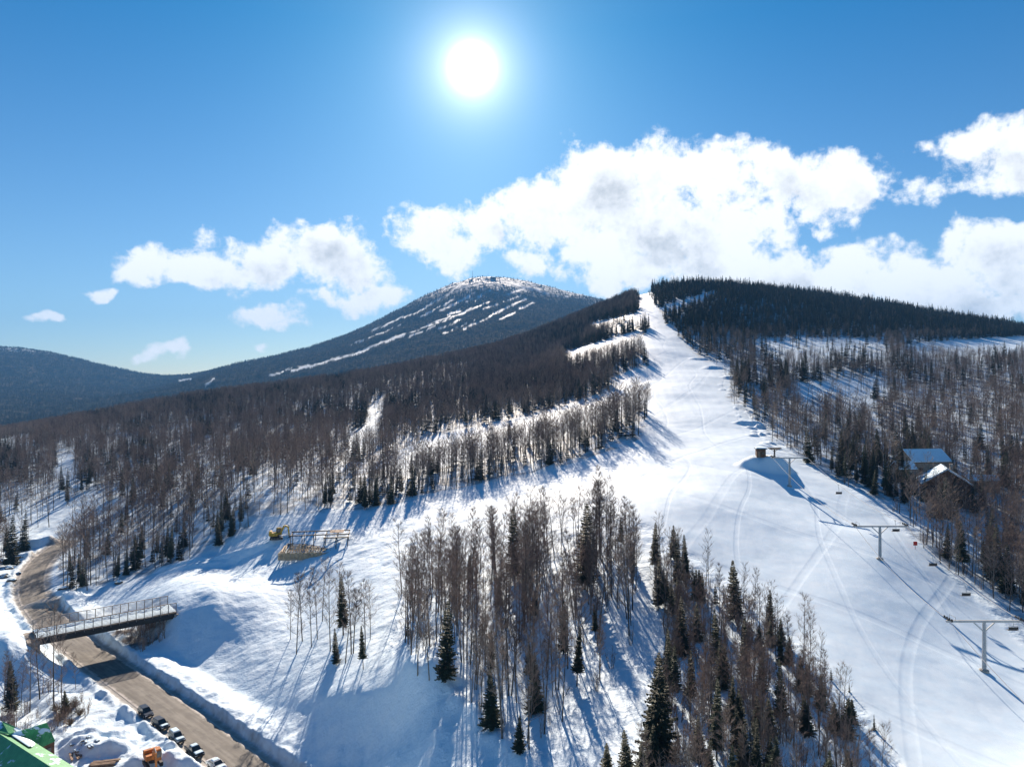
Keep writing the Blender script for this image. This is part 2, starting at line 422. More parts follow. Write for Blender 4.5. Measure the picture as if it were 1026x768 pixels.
# ------------------------------------------------------------------ object helpers
def tag(o, label=None, cat=None, group=None, kind=None):
    if label: o['label'] = label
    if cat: o['category'] = cat
    if group: o['group'] = group
    if kind: o['kind'] = kind
    return o
def empty(name, loc, label, cat, group=None, rz=0.0):
    o = bpy.data.objects.new(name, None); col.objects.link(o)
    o.location = loc; o.rotation_euler = (0, 0, rz); o.empty_display_size = .5
    return tag(o, label, cat, group)
class MB:
    """collects boxes, tubes and faces; build() links them as ONE mesh object"""
    def __init__(s): s.v = []; s.f = []; s.mi = []; s.cur = 0
    def add(s, v, f):
        n = len(s.v); s.v += [tuple(p) for p in v]; s.f += [tuple(i + n for i in q) for q in f]; s.mi += [s.cur] * len(f)
    def box(s, c, size, rot=None, taper=(1, 1)):
        x, y, z = (k / 2 for k in size); tx, ty = taper
        v = [Vector(p) for p in ((-x, -y, -z), (x, -y, -z), (x, y, -z), (-x, y, -z), (-x * tx, -y * ty, z), (x * tx, -y * ty, z), (x * tx, y * ty, z), (-x * tx, y * ty, z))]
        if rot is not None: v = [rot @ p for p in v]
        s.add([p + Vector(c) for p in v], [(0, 3, 2, 1), (4, 5, 6, 7), (0, 1, 5, 4), (1, 2, 6, 5), (2, 3, 7, 6), (3, 0, 4, 7)])
        return s
    def beam(s, a, b, w, h=None):
        a, b = Vector(a), Vector(b); d = b - a; h = h or w
        q = d.to_track_quat('X', 'Z').to_matrix()
        return s.box((a + b) / 2, (d.length, w, h), q)
    def tube(s, pts, rad, n=6, cap=True):
        P = [Vector(p) for p in pts]; r = rad if hasattr(rad, '__len__') else [rad] * len(P)
        v = []; f = []
        for i, p in enumerate(P):
            d = (P[min(i + 1, len(P) - 1)] - P[max(i - 1, 0)]).normalized()
            a = d.cross(Vector((0, 0, 1)) if abs(d.z) < .95 else Vector((1, 0, 0))).normalized(); b = d.cross(a)
            for k in range(n):
                t = 2 * math.pi * k / n; v.append(p + (a * math.cos(t) + b * math.sin(t)) * r[i])
        for i in range(len(P) - 1):
            for k in range(n):
                f.append((i * n + k, i * n + (k + 1) % n, (i + 1) * n + (k + 1) % n, (i + 1) * n + k))
        if cap: f += [tuple(range(n - 1, -1, -1)), tuple(range((len(P) - 1) * n, len(P) * n))]
        s.add(v, f); return s
    def lathe(s, prof, n=16, c=(0, 0, 0), axis='Z'):
        v = []; f = []
        for r, h in prof:
            for k in range(n):
                t = 2 * math.pi * k / n; p = (r * math.cos(t), r * math.sin(t), h)
                if axis == 'Y': p = (p[0], p[2], p[1])
                if axis == 'X': p = (p[2], p[0], p[1])
                v.append(Vector(p) + Vector(c))
        for i in range(len(prof) - 1):
            for k in range(n): f.append((i * n + k, i * n + (k + 1) % n, (i + 1) * n + (k + 1) % n, (i + 1) * n + k))
        f += [tuple(range(n - 1, -1, -1)), tuple(range((len(prof) - 1) * n, len(prof) * n))]
        s.add(v, f); return s
    def mesh(s, name, mats, smooth=False):
        me = bpy.data.meshes.new(name); me.from_pydata([tuple(p) for p in s.v], [], s.f)
        for m in (mats if isinstance(mats, (list, tuple)) else [mats]): me.materials.append(m)
        if any(s.mi): me.polygons.foreach_set('material_index', s.mi)
        if smooth: me.shade_smooth()
        me.update(); return me
    def build(s, name, mats, parent=None, bevel=0.0, smooth=False, loc=None, fix=True):
        me = s.mesh(name, mats, smooth)
        if fix:
            bm = bmesh.new(); bm.from_mesh(me); bmesh.ops.recalc_face_normals(bm, faces=bm.faces[:])
            if bevel: bmesh.ops.bevel(bm, geom=[e for e in bm.edges if e.is_manifold and e.calc_face_angle(0) > .5], offset=bevel, segments=1, affect='EDGES', clamp_overlap=True)
            bm.to_mesh(me); bm.free()
        o = bpy.data.objects.new(name, me); col.objects.link(o)
        if parent: o.parent = parent
        if loc is not None: o.location = loc
        return o
def copy_tree(o, parent=None):
    c = o.copy(); col.objects.link(c)
    if parent: c.parent = parent
    for ch in o.children: copy_tree(ch, c)
    return c

# ------------------------------------------------------------------ ground
LEFT_WOODS = [(-500, 440), (-500, 640), (-120, 600), (0, 572), (14, 552), (48, 528), (58, 538), (59, 588), (80, 592), (112, 582), (150, 575), (200, 553), (243, 531), (300, 517), (345, 513), (400, 503), (440, 493), (500, 480), (560, 468),
              (622, 448), (642, 440), (648, 420), (640, 397), (656, 376), (640, 362), (646, 352), (640, 338), (648, 330), (634, 318), (638, 300), (630, 285), (500, 300), (0, 400)]
RIGHT_WOODS = [(650, 280), (660, 311), (680, 336), (700, 359), (716, 366), (732, 386), (727, 399), (748, 412), (772, 436), (802, 456), (832, 478), (880, 500), (896, 520), (926, 546), (962, 577), (1003, 603), (1035, 628), (1300, 760), (1500, 760), (1500, 300), (1026, 300), (800, 270)]
MID_WOODS = [(398, 600), (420, 582), (470, 566), (530, 548), (596, 530), (620, 532), (634, 560), (640, 600), (632, 650), (606, 700), (570, 725), (530, 756), (480, 720), (452, 694), (412, 676)]
WEDGE = [(650, 560), (668, 556), (700, 578), (740, 596), (790, 640), (830, 690), (850, 720), (872, 768), (890, 830), (640, 830), (646, 740), (660, 700), (668, 640), (655, 600)]
CLEAR = [  # polygon, share of trees that stay
    ([(385, 464), (425, 438), (500, 423), (560, 408), (610, 392), (645, 380), (654, 402), (600, 425), (540, 443), (470, 461), (400, 476)], .03),
    ([(374, 402), (386, 402), (383, 430), (370, 450), (345, 462), (350, 440), (366, 425)], .05),
    ([(55, 455), (76, 455), (72, 494), (56, 496)], .08), ([(100, 440), (190, 424), (195, 432), (105, 450)], .45), ([(0, 440), (30, 434), (30, 446), (0, 452)], .2),
    ([(-100, 508), (0, 503), (60, 500), (104, 492), (112, 520), (60, 538), (-100, 545)], .22),
    ([(395, 485), (412, 478), (425, 500), (405, 508)], .4),
    ([(560, 354), (600, 343), (640, 331), (652, 344), (612, 360), (572, 368)], .0), ([(588, 325), (642, 313), (650, 326), (600, 336)], .03),
    ([(602, 382), (640, 368), (662, 366), (658, 384), (622, 391)], .03),
    ([(757, 340), (800, 337), (884, 340), (892, 360), (800, 364), (760, 362)], .16), ([(796, 384), (880, 378), (896, 400), (874, 416), (798, 410)], .12),
    ([(905, 346), (960, 341), (1026, 337), (1160, 338), (1160, 357), (960, 357), (908, 354)], .0), ([(664, 307), (700, 296), (716, 291), (722, 295), (700, 305), (672, 314)], .0),
    ([(690, 360), (728, 364), (738, 386), (704, 384)], .1), ([(892, 472), (985, 462), (1004, 500), (935, 512), (886, 496)], .8),
    ([(880, 500), (960, 520), (1026, 560), (1026, 580), (950, 545), (880, 515)], .45), ([(250, 518), (360, 510), (365, 560), (250, 560)], .0),
]
WF = np.zeros(ZZ.shape)
k = YY < 1250
for poly in (LEFT_WOODS, RIGHT_WOODS): WF[inpoly(PX, PY, poly) & k] = 1
for poly, s_ in CLEAR: WF[inpoly(PX, PY, poly) & k] *= s_
WF = blur(WF, 2); WF[QUARRY] = 1.5
FAR = sstep(YY, 1180, 1300)
TRAILS = [  # ski runs and rock bands of the mountain: line, half width in photo pixels
    ([(508, 296), (516, 292), (525, 289), (519, 285), (508, 282)], 1.7), ([(438, 313), (453, 306), (470, 297)], 1.5), ([(449, 315), (461, 311)], 1.5), ([(428, 307), (445, 297), (464, 284)], 1.1),
    ([(484, 310), (499, 304)], 1.3), ([(501, 312), (512, 306), (528, 299)], 1.6), ([(521, 309.5), (535, 303)], 1.7), ([(464, 330), (481, 322), (501, 312)], 1.5), ([(500, 320), (517, 313.5)], 1.3),
    ([(430, 327), (446, 321), (478, 307)], 1.0), ([(440, 330), (462, 319)], 1.0), ([(530, 288.5), (540, 291)], 1.3), ([(540, 292), (550, 294)], 1.2), ([(293, 371), (322, 364), (340, 357)], 1.8), ([(335, 360), (362, 352), (384, 342), (405, 335)], 1.8),
    ([(206, 385), (215, 379)], 1.6), ([(180, 381.5), (192, 380)], 1.2), ([(372, 331), (390, 324), (404, 317)], 1.3), ([(404, 318), (428, 309)], 1.0), ([(300, 368), (310, 366)], 2.0), ([(476, 301), (482, 297)], 1.0), ([(380, 345), (420, 330), (452, 316)], .9),
    ([(485, 284), (500, 283)], .9), ([(350, 346), (376, 336), (400, 326)], .9), ([(420, 318), (440, 308), (455, 300)], .8), ([(455, 305), (475, 293)], .8), ([(470, 310), (490, 302)], .8), ([(445, 334), (475, 321)], .9), ([(270, 376), (292, 369)], 1.0), ([(505, 303), (520, 297)], .8), ([(462, 290), (480, 284)], .9), ([(515, 287), (534, 288)], .8), ([(560, 297), (572, 296)], .9), ([(410, 338), (425, 332), (436, 327)], 1.1), ([(492, 291), (478, 297), (466, 303)], .9),
]
TRAIL = np.zeros(ZZ.shape)
k = (YY > 2200) & (PX > 150) & (PX < 640) & (PY < 400)
for pts, hw in TRAILS:
    d, _, _ = polydist(PX[k] + 2.4 * fbm(PX[k] / 9, PY[k] / 5, 2, 81), PY[k] + 1.4 * fbm(PX[k] / 8, PY[k] / 6, 2, 82), pts)
    TRAIL[k] = np.maximum(TRAIL[k], .72 - .72 * sstep(d + 1.1 * fbm(PX[k] / 3, PY[k] / 1.5, 3, 61), hw * .25, hw * .80))
RIME = sstep(ZZ, CAMZ + 430, CAMZ + 680) * .8 * (YY > 3500) + sstep(ZZ, CAMZ + 190, CAMZ + 240) * .8 * (YY > 4300) * (XX < -2300)
RIME = np.clip(RIME, 0, .75)

def snow_material():
    m, T, b = new_mat('snow_ground')
    tc = T.n('ShaderNodeTexCoord'); P = tc.outputs['Object']
    pist, wood, farm, trail, rime, road = (T.attr(a) for a in ('piste', 'wood', 'far', 'trail', 'rime', 'road'))
    big = T.noise(P, .012, 4, .55); mid = T.noise(P, .35, 5, .6); fine = T.noise(P, 2.2, 4, .6)
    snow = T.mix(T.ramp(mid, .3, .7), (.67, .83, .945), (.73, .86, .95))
    scour = T.m('MULTIPLY', T.ramp(T.noise(P, .06, 6, .62, .8), .54, .66), T.m('MULTIPLY', pist, .34))
    snow = T.mix(scour, snow, (.50, .67, .79))                               # scraped, icy patches of the run
    litter = T.mix(T.ramp(fine, .3, .7), (.075, .06, .05), (.14, .11, .09))
    wf = T.m('MULTIPLY', T.ramp(T.noise(P, .16, 5, .65), .40, .62), T.m('MULTIPLY', wood, .62))
    snow = T.mix(wf, snow, litter)                                           # brush and litter between the trees
    dirt = T.mix(T.ramp(mid, .3, .7), (.20, .165, .125), (.36, .32, .27))
    df = T.m('MULTIPLY', T.ramp(T.m('ADD', road, T.m('MULTIPLY', T.m('SUBTRACT', mid, .5), 3.2)), 4.4, 6.6, 1, 0), .85)
    snow = T.mix(df, snow, dirt)
    hard = T.mix(T.ramp(T.noise(P, .02, 5, .6), .35, .65), (.034, .044, .034), (.12, .10, .08))
    cover = T.mix(T.ramp(T.noise(P, .05, 3, .7), .3, .7), hard, (.018, .026, .024))
    fm = T.m('MULTIPLY', farm, T.m('SUBTRACT', 1.0, T.m('MAXIMUM', trail, T.m('MULTIPLY', rime, T.ramp(T.noise(P, .03, 5, .7), .42, .58)))))
    c = T.mix(fm, snow, cover)
    T.put(b.inputs['Base Color'], c)
    T.put(b.inputs['Roughness'], T.ramp(fm, 0, 1, .7, .9))
    T.put(b.inputs['Specular IOR Level'], T.ramp(fm, 0, 1, .08, .0))
    # bumps: wind crust off the run, groomed ribs, skier tracks and icy scrapes on it
    sx = T.n('ShaderNodeMapping'); T.put(sx.inputs[0], P); sx.inputs['Scale'].default_value = (1.0, .22, 1.0); sx.inputs['Rotation'].default_value = (0, 0, R(12))
    ribs = T.m('ADD', T.noise(sx.outputs[0], .9, 2, .5, .3), T.m('MULTIPLY', T.noise(sx.outputs[0], .25, 2, .5, .6), 1.6))
    def bands(period, dist, dsc, rot):
        mp = T.n('ShaderNodeMapping'); T.put(mp.inputs[0], P); mp.inputs['Rotation'].default_value = (0, 0, R(rot))
        q = T.n('ShaderNodeTexWave', wave_type='BANDS', bands_direction='X', wave_profile='SIN'); T.put(q.inputs['Vector'], mp.outputs[0])
        q.inputs['Scale'].default_value = .314 / period; q.inputs['Distortion'].default_value = dist; q.inputs['Detail'].default_value = 1; q.inputs['Detail Scale'].default_value = dsc
        return q.outputs['Fac']
    lanes = bands(5.2, 1.2, .25, 8)                                          # the lanes left by the grooming machine
    curves = T.m('ADD', T.ramp(bands(26, 9, .45, 35), .975, 1.0), T.m('ADD', T.ramp(bands(34, 12, .4, -30), .98, 1.0), T.ramp(bands(19, 7, .5, 10), .985, 1.0)))
    hp = T.m('ADD', T.m('MULTIPLY', ribs, .26), T.m('ADD', T.m('MULTIPLY', lanes, .16), T.m('MULTIPLY', curves, -.22)))
    hp = T.m('ADD', hp, T.m('MULTIPLY', fine, .03))
    ho = T.m('ADD', T.m('MULTIPLY', mid, 1.0), T.m('MULTIPLY', fine, .20))
    h = T.m('ADD', T.m('MULTIPLY', T.m('MULTIPLY', hp, .45), pist), T.m('MULTIPLY', ho, T.m('SUBTRACT', 1.0, pist)))
    bp = T.n('ShaderNodeBump'); bp.inputs['Strength'].default_value = .75; bp.inputs['Distance'].default_value = .55
    T.put(bp.inputs['Height'], h); T.put(b.inputs['Normal'], bp.outputs[0])
    return m
M_SNOW = snow_material()
def build_ground():
    v = np.stack([XX, YY, ZZ], -1).reshape(-1, 3).astype(np.float32)
    nr, nc = XX.shape
    idx = np.arange(nr * nc, dtype=np.int32).reshape(nr, nc)
    f = np.stack([idx[:-1, :-1], idx[:-1, 1:], idx[1:, 1:], idx[1:, :-1]], -1).reshape(-1)
    me = bpy.data.meshes.new('snowy_ground')
    nf = len(f) // 4
    me.vertices.add(len(v)); me.vertices.foreach_set('co', v.ravel())
    me.loops.add(len(f)); me.loops.foreach_set('vertex_index', f)
    me.polygons.add(nf); me.polygons.foreach_set('loop_start', np.arange(0, nf * 4, 4, dtype=np.int32))
    me.update(); me.validate()
    for n, a in (('piste', PF), ('wood', WF), ('far', FAR), ('trail', TRAIL), ('rime', RIME), ('road', ROADG)):
        q = me.attributes.new(n, 'FLOAT', 'POINT'); q.data.foreach_set('value', a.ravel().astype(np.float32))
    me.materials.append(M_SNOW); me.shade_smooth()
    o = bpy.data.objects.new('snowy_ground', me); col.objects.link(o)
    tag(o, 'snow covered ground of the valley, ski slope and mountain', kind='structure')
build_ground()

# road: a sheet on its levelled bed
def build_road():
    m, T, b = new_mat('sanded_road')
    at_ = T.n('ShaderNodeUVMap'); tc = T.n('ShaderNodeTexCoord'); P = tc.outputs['Object']
    sp = T.n('ShaderNodeSeparateXYZ'); T.put(sp.inputs[0], at_.outputs[0])
    st = T.n('ShaderNodeCombineXYZ'); T.put(st.inputs[0], T.m('MULTIPLY', sp.outputs[0], 9.0)); T.put(st.inputs[1], T.m('MULTIPLY', sp.outputs[1], .10))
    lines = T.noise(st.outputs[0], 1.0, 5, .6)
    n1 = T.noise(P, .45, 5, .65)
    c = T.mix(T.ramp(T.m('ADD', T.m('MULTIPLY', lines, .65), T.m('MULTIPLY', n1, .35)), .36, .64), (.075, .072, .064), (.195, .185, .16))
    wheel = T.ramp(T.m('ABSOLUTE', T.m('SUBTRACT', T.m('ABSOLUTE', T.m('SUBTRACT', sp.outputs[0], .5)), .2)), .02, .13, .45, 0)
    c = T.mix(wheel, c, (.085, .078, .068))
    edge = T.ramp(T.m('ADD', T.m('ABSOLUTE', T.m('SUBTRACT', sp.outputs[0], .5)), T.m('MULTIPLY', T.m('SUBTRACT', n1, .5), .25)), .40, .50)
    c = T.mix(T.m('MULTIPLY', edge, .75), c, (.55, .52, .48))
    T.put(b.inputs['Base Color'], c); b.inputs['Roughness'].default_value = .8
    bp = T.n('ShaderNodeBump'); bp.inputs['Strength'].default_value = .3; T.put(bp.inputs['Height'], n1); T.put(b.inputs['Normal'], bp.outputs[0])
    P_ = ROADC; n = len(P_); vs = []; fs = []; uv = []; L = 0
    for i, (x, y) in enumerate(P_):
        dx = P_[min(i + 1, n - 1)][0] - P_[max(i - 1, 0)][0]; dy = P_[min(i + 1, n - 1)][1] - P_[max(i - 1, 0)][1]
        l = math.hypot(dx, dy); nx, ny = -dy / l, dx / l
        if i: L += math.hypot(x - P_[i - 1][0], y - P_[i - 1][1])
        for k in range(7):
            t = k / 6; o = (.5 - t) * 8.0
            vs.append((x + nx * o, y + ny * o, .0 + .05 * (1 - (2 * t - 1) ** 2))); uv.append((t, L))
    for i in range(n - 1):
        for k in range(6): fs.append((i * 7 + k, i * 7 + k + 1, (i + 1) * 7 + k + 1, (i + 1) * 7 + k))
    me = bpy.data.meshes.new('road'); me.from_pydata(vs, [], [f[::-1] for f in fs]); me.materials.append(m)
    ul = me.uv_layers.new(name='UVMap')
    for lp in me.loops: ul.data[lp.index].uv = uv[lp.vertex_index]
    me.shade_smooth()
    o = bpy.data.objects.new('road', me); col.objects.link(o); tag(o, 'brown sanded winter road passing under the bridge', kind='structure')
build_road()

# ------------------------------------------------------------------ trees
M_BARK = mat('bark', (.118, .104, .092), .9, var=.4, scale=1.2, spec=.15, rnd=.45)
M_TWIG = mat('twigs', (.25, .188, .150), .85, var=.3, scale=.4, spec=.15, rnd=.4)
M_BIRCH = mat('pale_bark', (.20, .18, .165), .85, var=.35, scale=1.5, spec=.2, rnd=.2)
M_NEEDLE = mat('needles', (.036, .052, .030), .75, var=.5, scale=.5, spec=.25, rnd=.3)
M_NEEDLE2 = mat('needles_far', (.026, .040, .028), .8, var=.4, scale=.1, spec=.1, rnd=.4)

def hardwood(seed, lod, H=18.0, spread=1.0, low=.42):
    """slender forest grown tree: trunk and twig crown as two builders"""
    r = random.Random(seed); tr = MB(); cr = MB()
    n = 9; lean = (r.uniform(-.9, .9), r.uniform(-.9, .9)); ph = r.uniform(0, 6)
    def axis(t): return Vector((lean[0] * t + .22 * math.sin(3.1 * t + ph) * t, lean[1] * t + .22 * math.cos(2.7 * t + ph) * t, H * t))
    R0 = .118 if lod == 0 else .14
    def rad(t): return R0 * (1 - t) ** .8 + .018
    tr.tube([axis(i / n) - Vector((0, 0, .8 if i == 0 else 0)) for i in range(n + 1)], [rad(i / n) for i in range(n + 1)], 6 if lod == 0 else 4, False)
    nb = 22 if lod == 0 else 17
    for i in range(nb):
        t = low + (.97 - low) * (i + r.random()) / nb
        if i < 3 and r.random() < .5: t = r.uniform(.2, low)
        a = i * 2.4 + r.uniform(-.5, .5)
        Lb = (2.0 + 3.4 * (1 - ((t - .6) / .45) ** 2 if abs(t - .6) < .45 else 0.0)) * spread * r.uniform(.65, 1.15) * (1.15 - .6 * t)
        up = r.uniform(.55, 1.15)
        d = Vector((math.cos(a), math.sin(a), up)).normalized()
        p0 = axis(t); p1 = p0 + d * Lb * .5; d2 = (d + Vector((r.uniform(-.2, .2), r.uniform(-.2, .2), .45))).normalized(); p2 = p1 + d2 * Lb * .5
        rb = rad(t) * .45
        cr.tube([p0, p1, p2], [rb, rb * .6, .012 if lod == 0 else .03], 4 if lod == 0 else 3, False)
        ns = 6 if lod == 0 else 5
        for j in range(ns):
            s = .25 + .75 * (j + r.random()) / ns
            q = p0 + (p1 - p0) * (s / .5) if s < .5 else p1 + (p2 - p1) * ((s - .5) / .5)
            dd = (d2 + Vector((r.uniform(-1, 1), r.uniform(-1, 1), r.uniform(-.2, .8))) * .75).normalized()
            ls = Lb * r.uniform(.28, .5)
            e = q + dd * ls
            if lod == 0:
                cr.tube([q, q + dd * ls * .5 + Vector((0, 0, .06)), e], [rb * .38, rb * .26, .008], 3, False)
                for k in range(6):
                    u = r.uniform(.2, 1); g = q + dd * ls * u
                    d3 = (dd + Vector((r.uniform(-1, 1), r.uniform(-1, 1), r.uniform(-.3, 1))) * .8).normalized()
                    cr.tube([g, g + d3 * r.uniform(.4, 1.1)], [.013, .006], 3, False)
            else:
                cr.tube([q, e], [.036, .018], 3, False)
                d3 = (dd + Vector((r.uniform(-1, 1), r.uniform(-1, 1), r.uniform(-.3, 1))) * .9).normalized(); g = q + dd * ls * .5
                cr.tube([g, g + d3 * r.uniform(.7, 1.4)], [.032, .016], 3, False)
    if seed % 3 == 0 and lod == 0 and H > 14:
        t2, c2 = hardwood(seed + 1000, lod, H * .78, spread * .8, low)
        for src, dst in ((t2, tr), (c2, cr)): dst.add([(x + .45 + .05 * z, y + .03 * z, z) for x, y, z in src.v], src.f)
    return tr, cr
def spruce(seed, lod, H=14.0, wide=2.3, bare=.10):
    r = random.Random(seed); tr = MB(); cr = MB()
    tr.tube([(0, 0, -.6), (.05, 0, H * .5), (0, .04, H * .99)], [.17, .10, .012], 6 if lod == 0 else 3, False)
    nw = int(H * 3.3) if lod == 0 else 17
    for i in range(nw):
        t = bare + (1 - bare) * (i + r.uniform(0, .7)) / nw
        L = wide * (1 - t) ** .78 * r.uniform(.72, 1.12) + .12
        k = r.randint(6, 8) if lod == 0 else 6
        for j in range(k):
            if r.random() < .08: continue
            a = j * 2 * math.pi / k + i * 1.1 + r.uniform(-.3, .3); l = L * r.uniform(.7, 1.1)
            d = Vector((math.cos(a), math.sin(a), 0)); sd = Vector((-math.sin(a), math.cos(a), 0))
            z0 = H * t; drop = (.32 - .25 * t)
            def P(s): return Vector((0, 0, z0)) + d * l * s + Vector((0, 0, -drop * l * s + .18 * l * s * s))
            if lod == 0:
                ns = max(3, int(l * 3.2))
                for q in range(ns):
                    s0, s1 = .12 + .88 * q / ns, .12 + .88 * (q + 1.25) / ns
                    w = l * .30 * (1 - .75 * s0) + .07
                    A, B = P(s0), P(min(1.06, s1))
                    for sg in (-1, 1):
                        tip = (A + B) / 2 + sd * sg * w * r.uniform(.7, 1.2) + d * w * .45 + Vector((0, 0, -w * r.uniform(.1, .55)))
                        cr.add([A, B, tip, (A + tip) / 2 - Vector((0, 0, .10 + w * .25))], [(0, 1, 2), (0, 2, 3)])
            else:
                w = l * .42
                A, B, C = P(0.05), P(1), P(.6)
                cr.add([A, C + sd * w - Vector((0, 0, .3)), B, C - sd * w - Vector((0, 0, .3)), A - Vector((0, 0, .5))], [(0, 1, 2), (0, 2, 3), (4, 1, 2)])
    if lod == 0:
        cr.add([(-.08, 0, H * .93), (.08, 0, H * .93), (0, .08, H * .93), (0, 0, H * 1.01)], [(0, 1, 3), (1, 2, 3), (2, 0, 3)])
    return tr, cr

def template(kind, seed, lod, mats, **kw):
    tr, cr = (hardwood if kind == 'h' else spruce)(seed, lod, **kw)
    return tr.mesh('trunk', mats[0], lod == 0), cr.mesh('crown', mats[1])
HARD0 = [template('h', 100 + i, 0, (M_BIRCH if i == 5 else M_BARK, M_TWIG), spread=(.42, .58, .5, .9, .52, .44, .66)[i], low=(.38, .32, .45, .3, .35, .42, .25)[i]) for i in range(7)]
FIR0 = [template('f', 200 + i, 0, (M_BARK, M_NEEDLE), wide=(1.7, 2.2, 2.6, 1.9)[i], bare=(.16, .08, .05, .28)[i]) for i in range(4)]
# lighter ones for the far woods; never linked to the scene themselves
def far_template(kind, i, **kw):
    tr, cr = (hardwood if kind == 'h' else spruce)(300 + i, 1, **kw)
    tr.cur = 0; n = len(tr.f)
    tr.add(cr.v, cr.f); tr.mi = [0] * n + [1] * len(cr.f)
    me = tr.mesh('tree', [M_BARK, M_TWIG] if kind == 'h' else [M_BARK, M_NEEDLE2])
    return bpy.data.objects.new('tree_' + kind, me)
HARD1 = [far_template('h', i, spread=(.75, .95, .85, 1.1, .8)[i], low=.4) for i in range(5)]
FIR1 = [far_template('f', i, wide=(1.8, 2.2, 2.5)[i]) for i in range(3)]

def brush_template(seed):
    r = random.Random(seed); m = MB()
    for k in range(7):
        a = r.uniform(0, 6.28); l = r.uniform(.1, .5); h_ = r.uniform(1.6, 3.2); b = Vector((math.cos(a) * .25, math.sin(a) * .25, -.1)); e = Vector((math.cos(a) * l * 2, math.sin(a) * l * 2, h_))
        m.tube([b, b.lerp(e, .5) + Vector((0, 0, .1)), e], [.032, .024, .01], 3, False)
        for j in range(7):
            g = b.lerp(e, r.uniform(.35, 1)); m.tube([g, g + Vector((r.uniform(-.5, .5), r.uniform(-.5, .5), r.uniform(.2, .7)))], [.018, .008], 3, False)
    return bpy.data.objects.new('brush', m.mesh('brush', M_TWIG))
BRUSH = [brush_template(500 + i) for i in range(4)]
def woods(name, pts, scl, var, temps, label, cat):
    """one mass of trees too many to count: points carrying instances of the templates"""
    n = len(pts)
    me = bpy.data.meshes.new(name); me.vertices.add(n); me.vertices.foreach_set('co', np.asarray(pts, np.float32).ravel())
    a = me.attributes.new('scl', 'FLOAT_VECTOR', 'POINT'); a.data.foreach_set('vector', np.asarray(scl, np.float32).ravel())
    rot = np.zeros((n, 3), np.float32); rot[:, 2] = rng.uniform(0, 6.283, n); rot[:, :2] = rng.normal(0, .025, (n, 2))
    a = me.attributes.new('rot', 'FLOAT_VECTOR', 'POINT'); a.data.foreach_set('vector', rot.ravel())
    a = me.attributes.new('var', 'INT', 'POINT'); a.data.foreach_set('value', np.asarray(var, np.int32))
    g = bpy.data.node_groups.new(name, 'GeometryNodeTree')
    g.interface.new_socket('Geometry', in_out='INPUT', socket_type='NodeSocketGeometry'); g.interface.new_socket('Geometry', in_out='OUTPUT', socket_type='NodeSocketGeometry')
    N = g.nodes; gi = N.new('NodeGroupInput'); go = N.new('NodeGroupOutput'); jn = N.new('GeometryNodeJoinGeometry')
    def named(nm, ty):
        q = N.new('GeometryNodeInputNamedAttribute'); q.data_type = ty; q.inputs['Name'].default_value = nm; return q.outputs['Attribute']
    vs, rs_, ss = named('var', 'INT'), named('rot', 'FLOAT_VECTOR'), named('scl', 'FLOAT_VECTOR')
    for i, tobj in enumerate(temps):
        oi = N.new('GeometryNodeObjectInfo'); oi.inputs['Object'].default_value = tobj; oi.transform_space = 'ORIGINAL'
        cmp_ = N.new('FunctionNodeCompare'); cmp_.data_type = 'INT'; cmp_.operation = 'EQUAL'
        g.links.new(vs, cmp_.inputs[2]); cmp_.inputs[3].default_value = i
        ip = N.new('GeometryNodeInstanceOnPoints')
        g.links.new(gi.outputs[0], ip.inputs['Points']); g.links.new(cmp_.outputs[0], ip.inputs['Selection']); g.links.new(oi.outputs['Geometry'], ip.inputs['Instance'])
        e2r = N.new('FunctionNodeEulerToRotation'); g.links.new(rs_, e2r.inputs[0])
        g.links.new(e2r.outputs[0], ip.inputs['Rotation']); g.links.new(ss, ip.inputs['Scale'])
        g.links.new(ip.outputs[0], jn.inputs[0])
    g.links.new(jn.outputs[0], go.inputs[0])
    o = bpy.data.objects.new(name, me); col.objects.link(o)
    md = o.modifiers.new('woods', 'NODES'); md.node_group = g
    return tag(o, label, cat, kind='stuff')

def scatter(poly, ymin, ymax, dens, umin=-.80, umax=.80, clump=.5, gate=None):
    """random trees (x, y) on the ground inside a surveyed outline"""
    area = (umax - umin) * (ymax ** 2 - ymin ** 2) / 2
    n = int(area * dens)
    u = rng.uniform(umin, umax, n); y = np.sqrt(rng.uniform(ymin ** 2, ymax ** 2, n)); x = u * y
    z = hz(x, y); px = CX + FPX * u; py = CY - FPX * (z - CAMZ) / y
    k = inpoly(px + 16 * fbm(x / 11, y / 11, 2, 71) * np.minimum(1, 260 / y) ** .5, py, poly) if poly is not None else np.ones(n, bool)
    keep = np.ones(n)
    for p, s_ in CLEAR: keep = np.where(inpoly(px, py, p), keep * s_, keep)
    nz = fbm(x / 14, y / 14, 3, 77)
    keep *= np.clip(1 + clump * 2.2 * nz, .05, 1.6) / (1 + clump * .3)
    if gate is not None: keep *= gate(px, py, x, y)
    k &= rng.uniform(0, 1, n) < keep
    k &= polydist(x, y, ROADC)[0] > 7.5
    return np.stack([x, y, z, px, py], -1)[k]
hard = []; fir = []        # rows: x, y, z, height, zone
def put(rows, ffrac, hh, fh, zone):
    fr = ffrac(rows[:, 3], rows[:, 4]) if callable(ffrac) else np.full(len(rows), ffrac)
    isf = rng.uniform(0, 1, len(rows)) < fr
    for r_, f_ in zip(rows, isf):
        h = fh[0] + (fh[1] - fh[0]) * rng.random() ** 1.7 if f_ else rng.uniform(*hh)
        (fir if f_ else hard).append((r_[0], r_[1], r_[2], h, zone))
def d_fir(px, py):
    s_ = np.full(px.shape, .10)
    s_ = np.where((px > 520) & (py < 420), .16 + .65 * sstep(-py, -372, -325), s_)
    s_ = np.where((px < 520) & (py < 425), .26, s_)
    return s_ + 1.3 * np.clip(fbm(px / 34, py / 12, 2, 91) - .08, 0, 1)
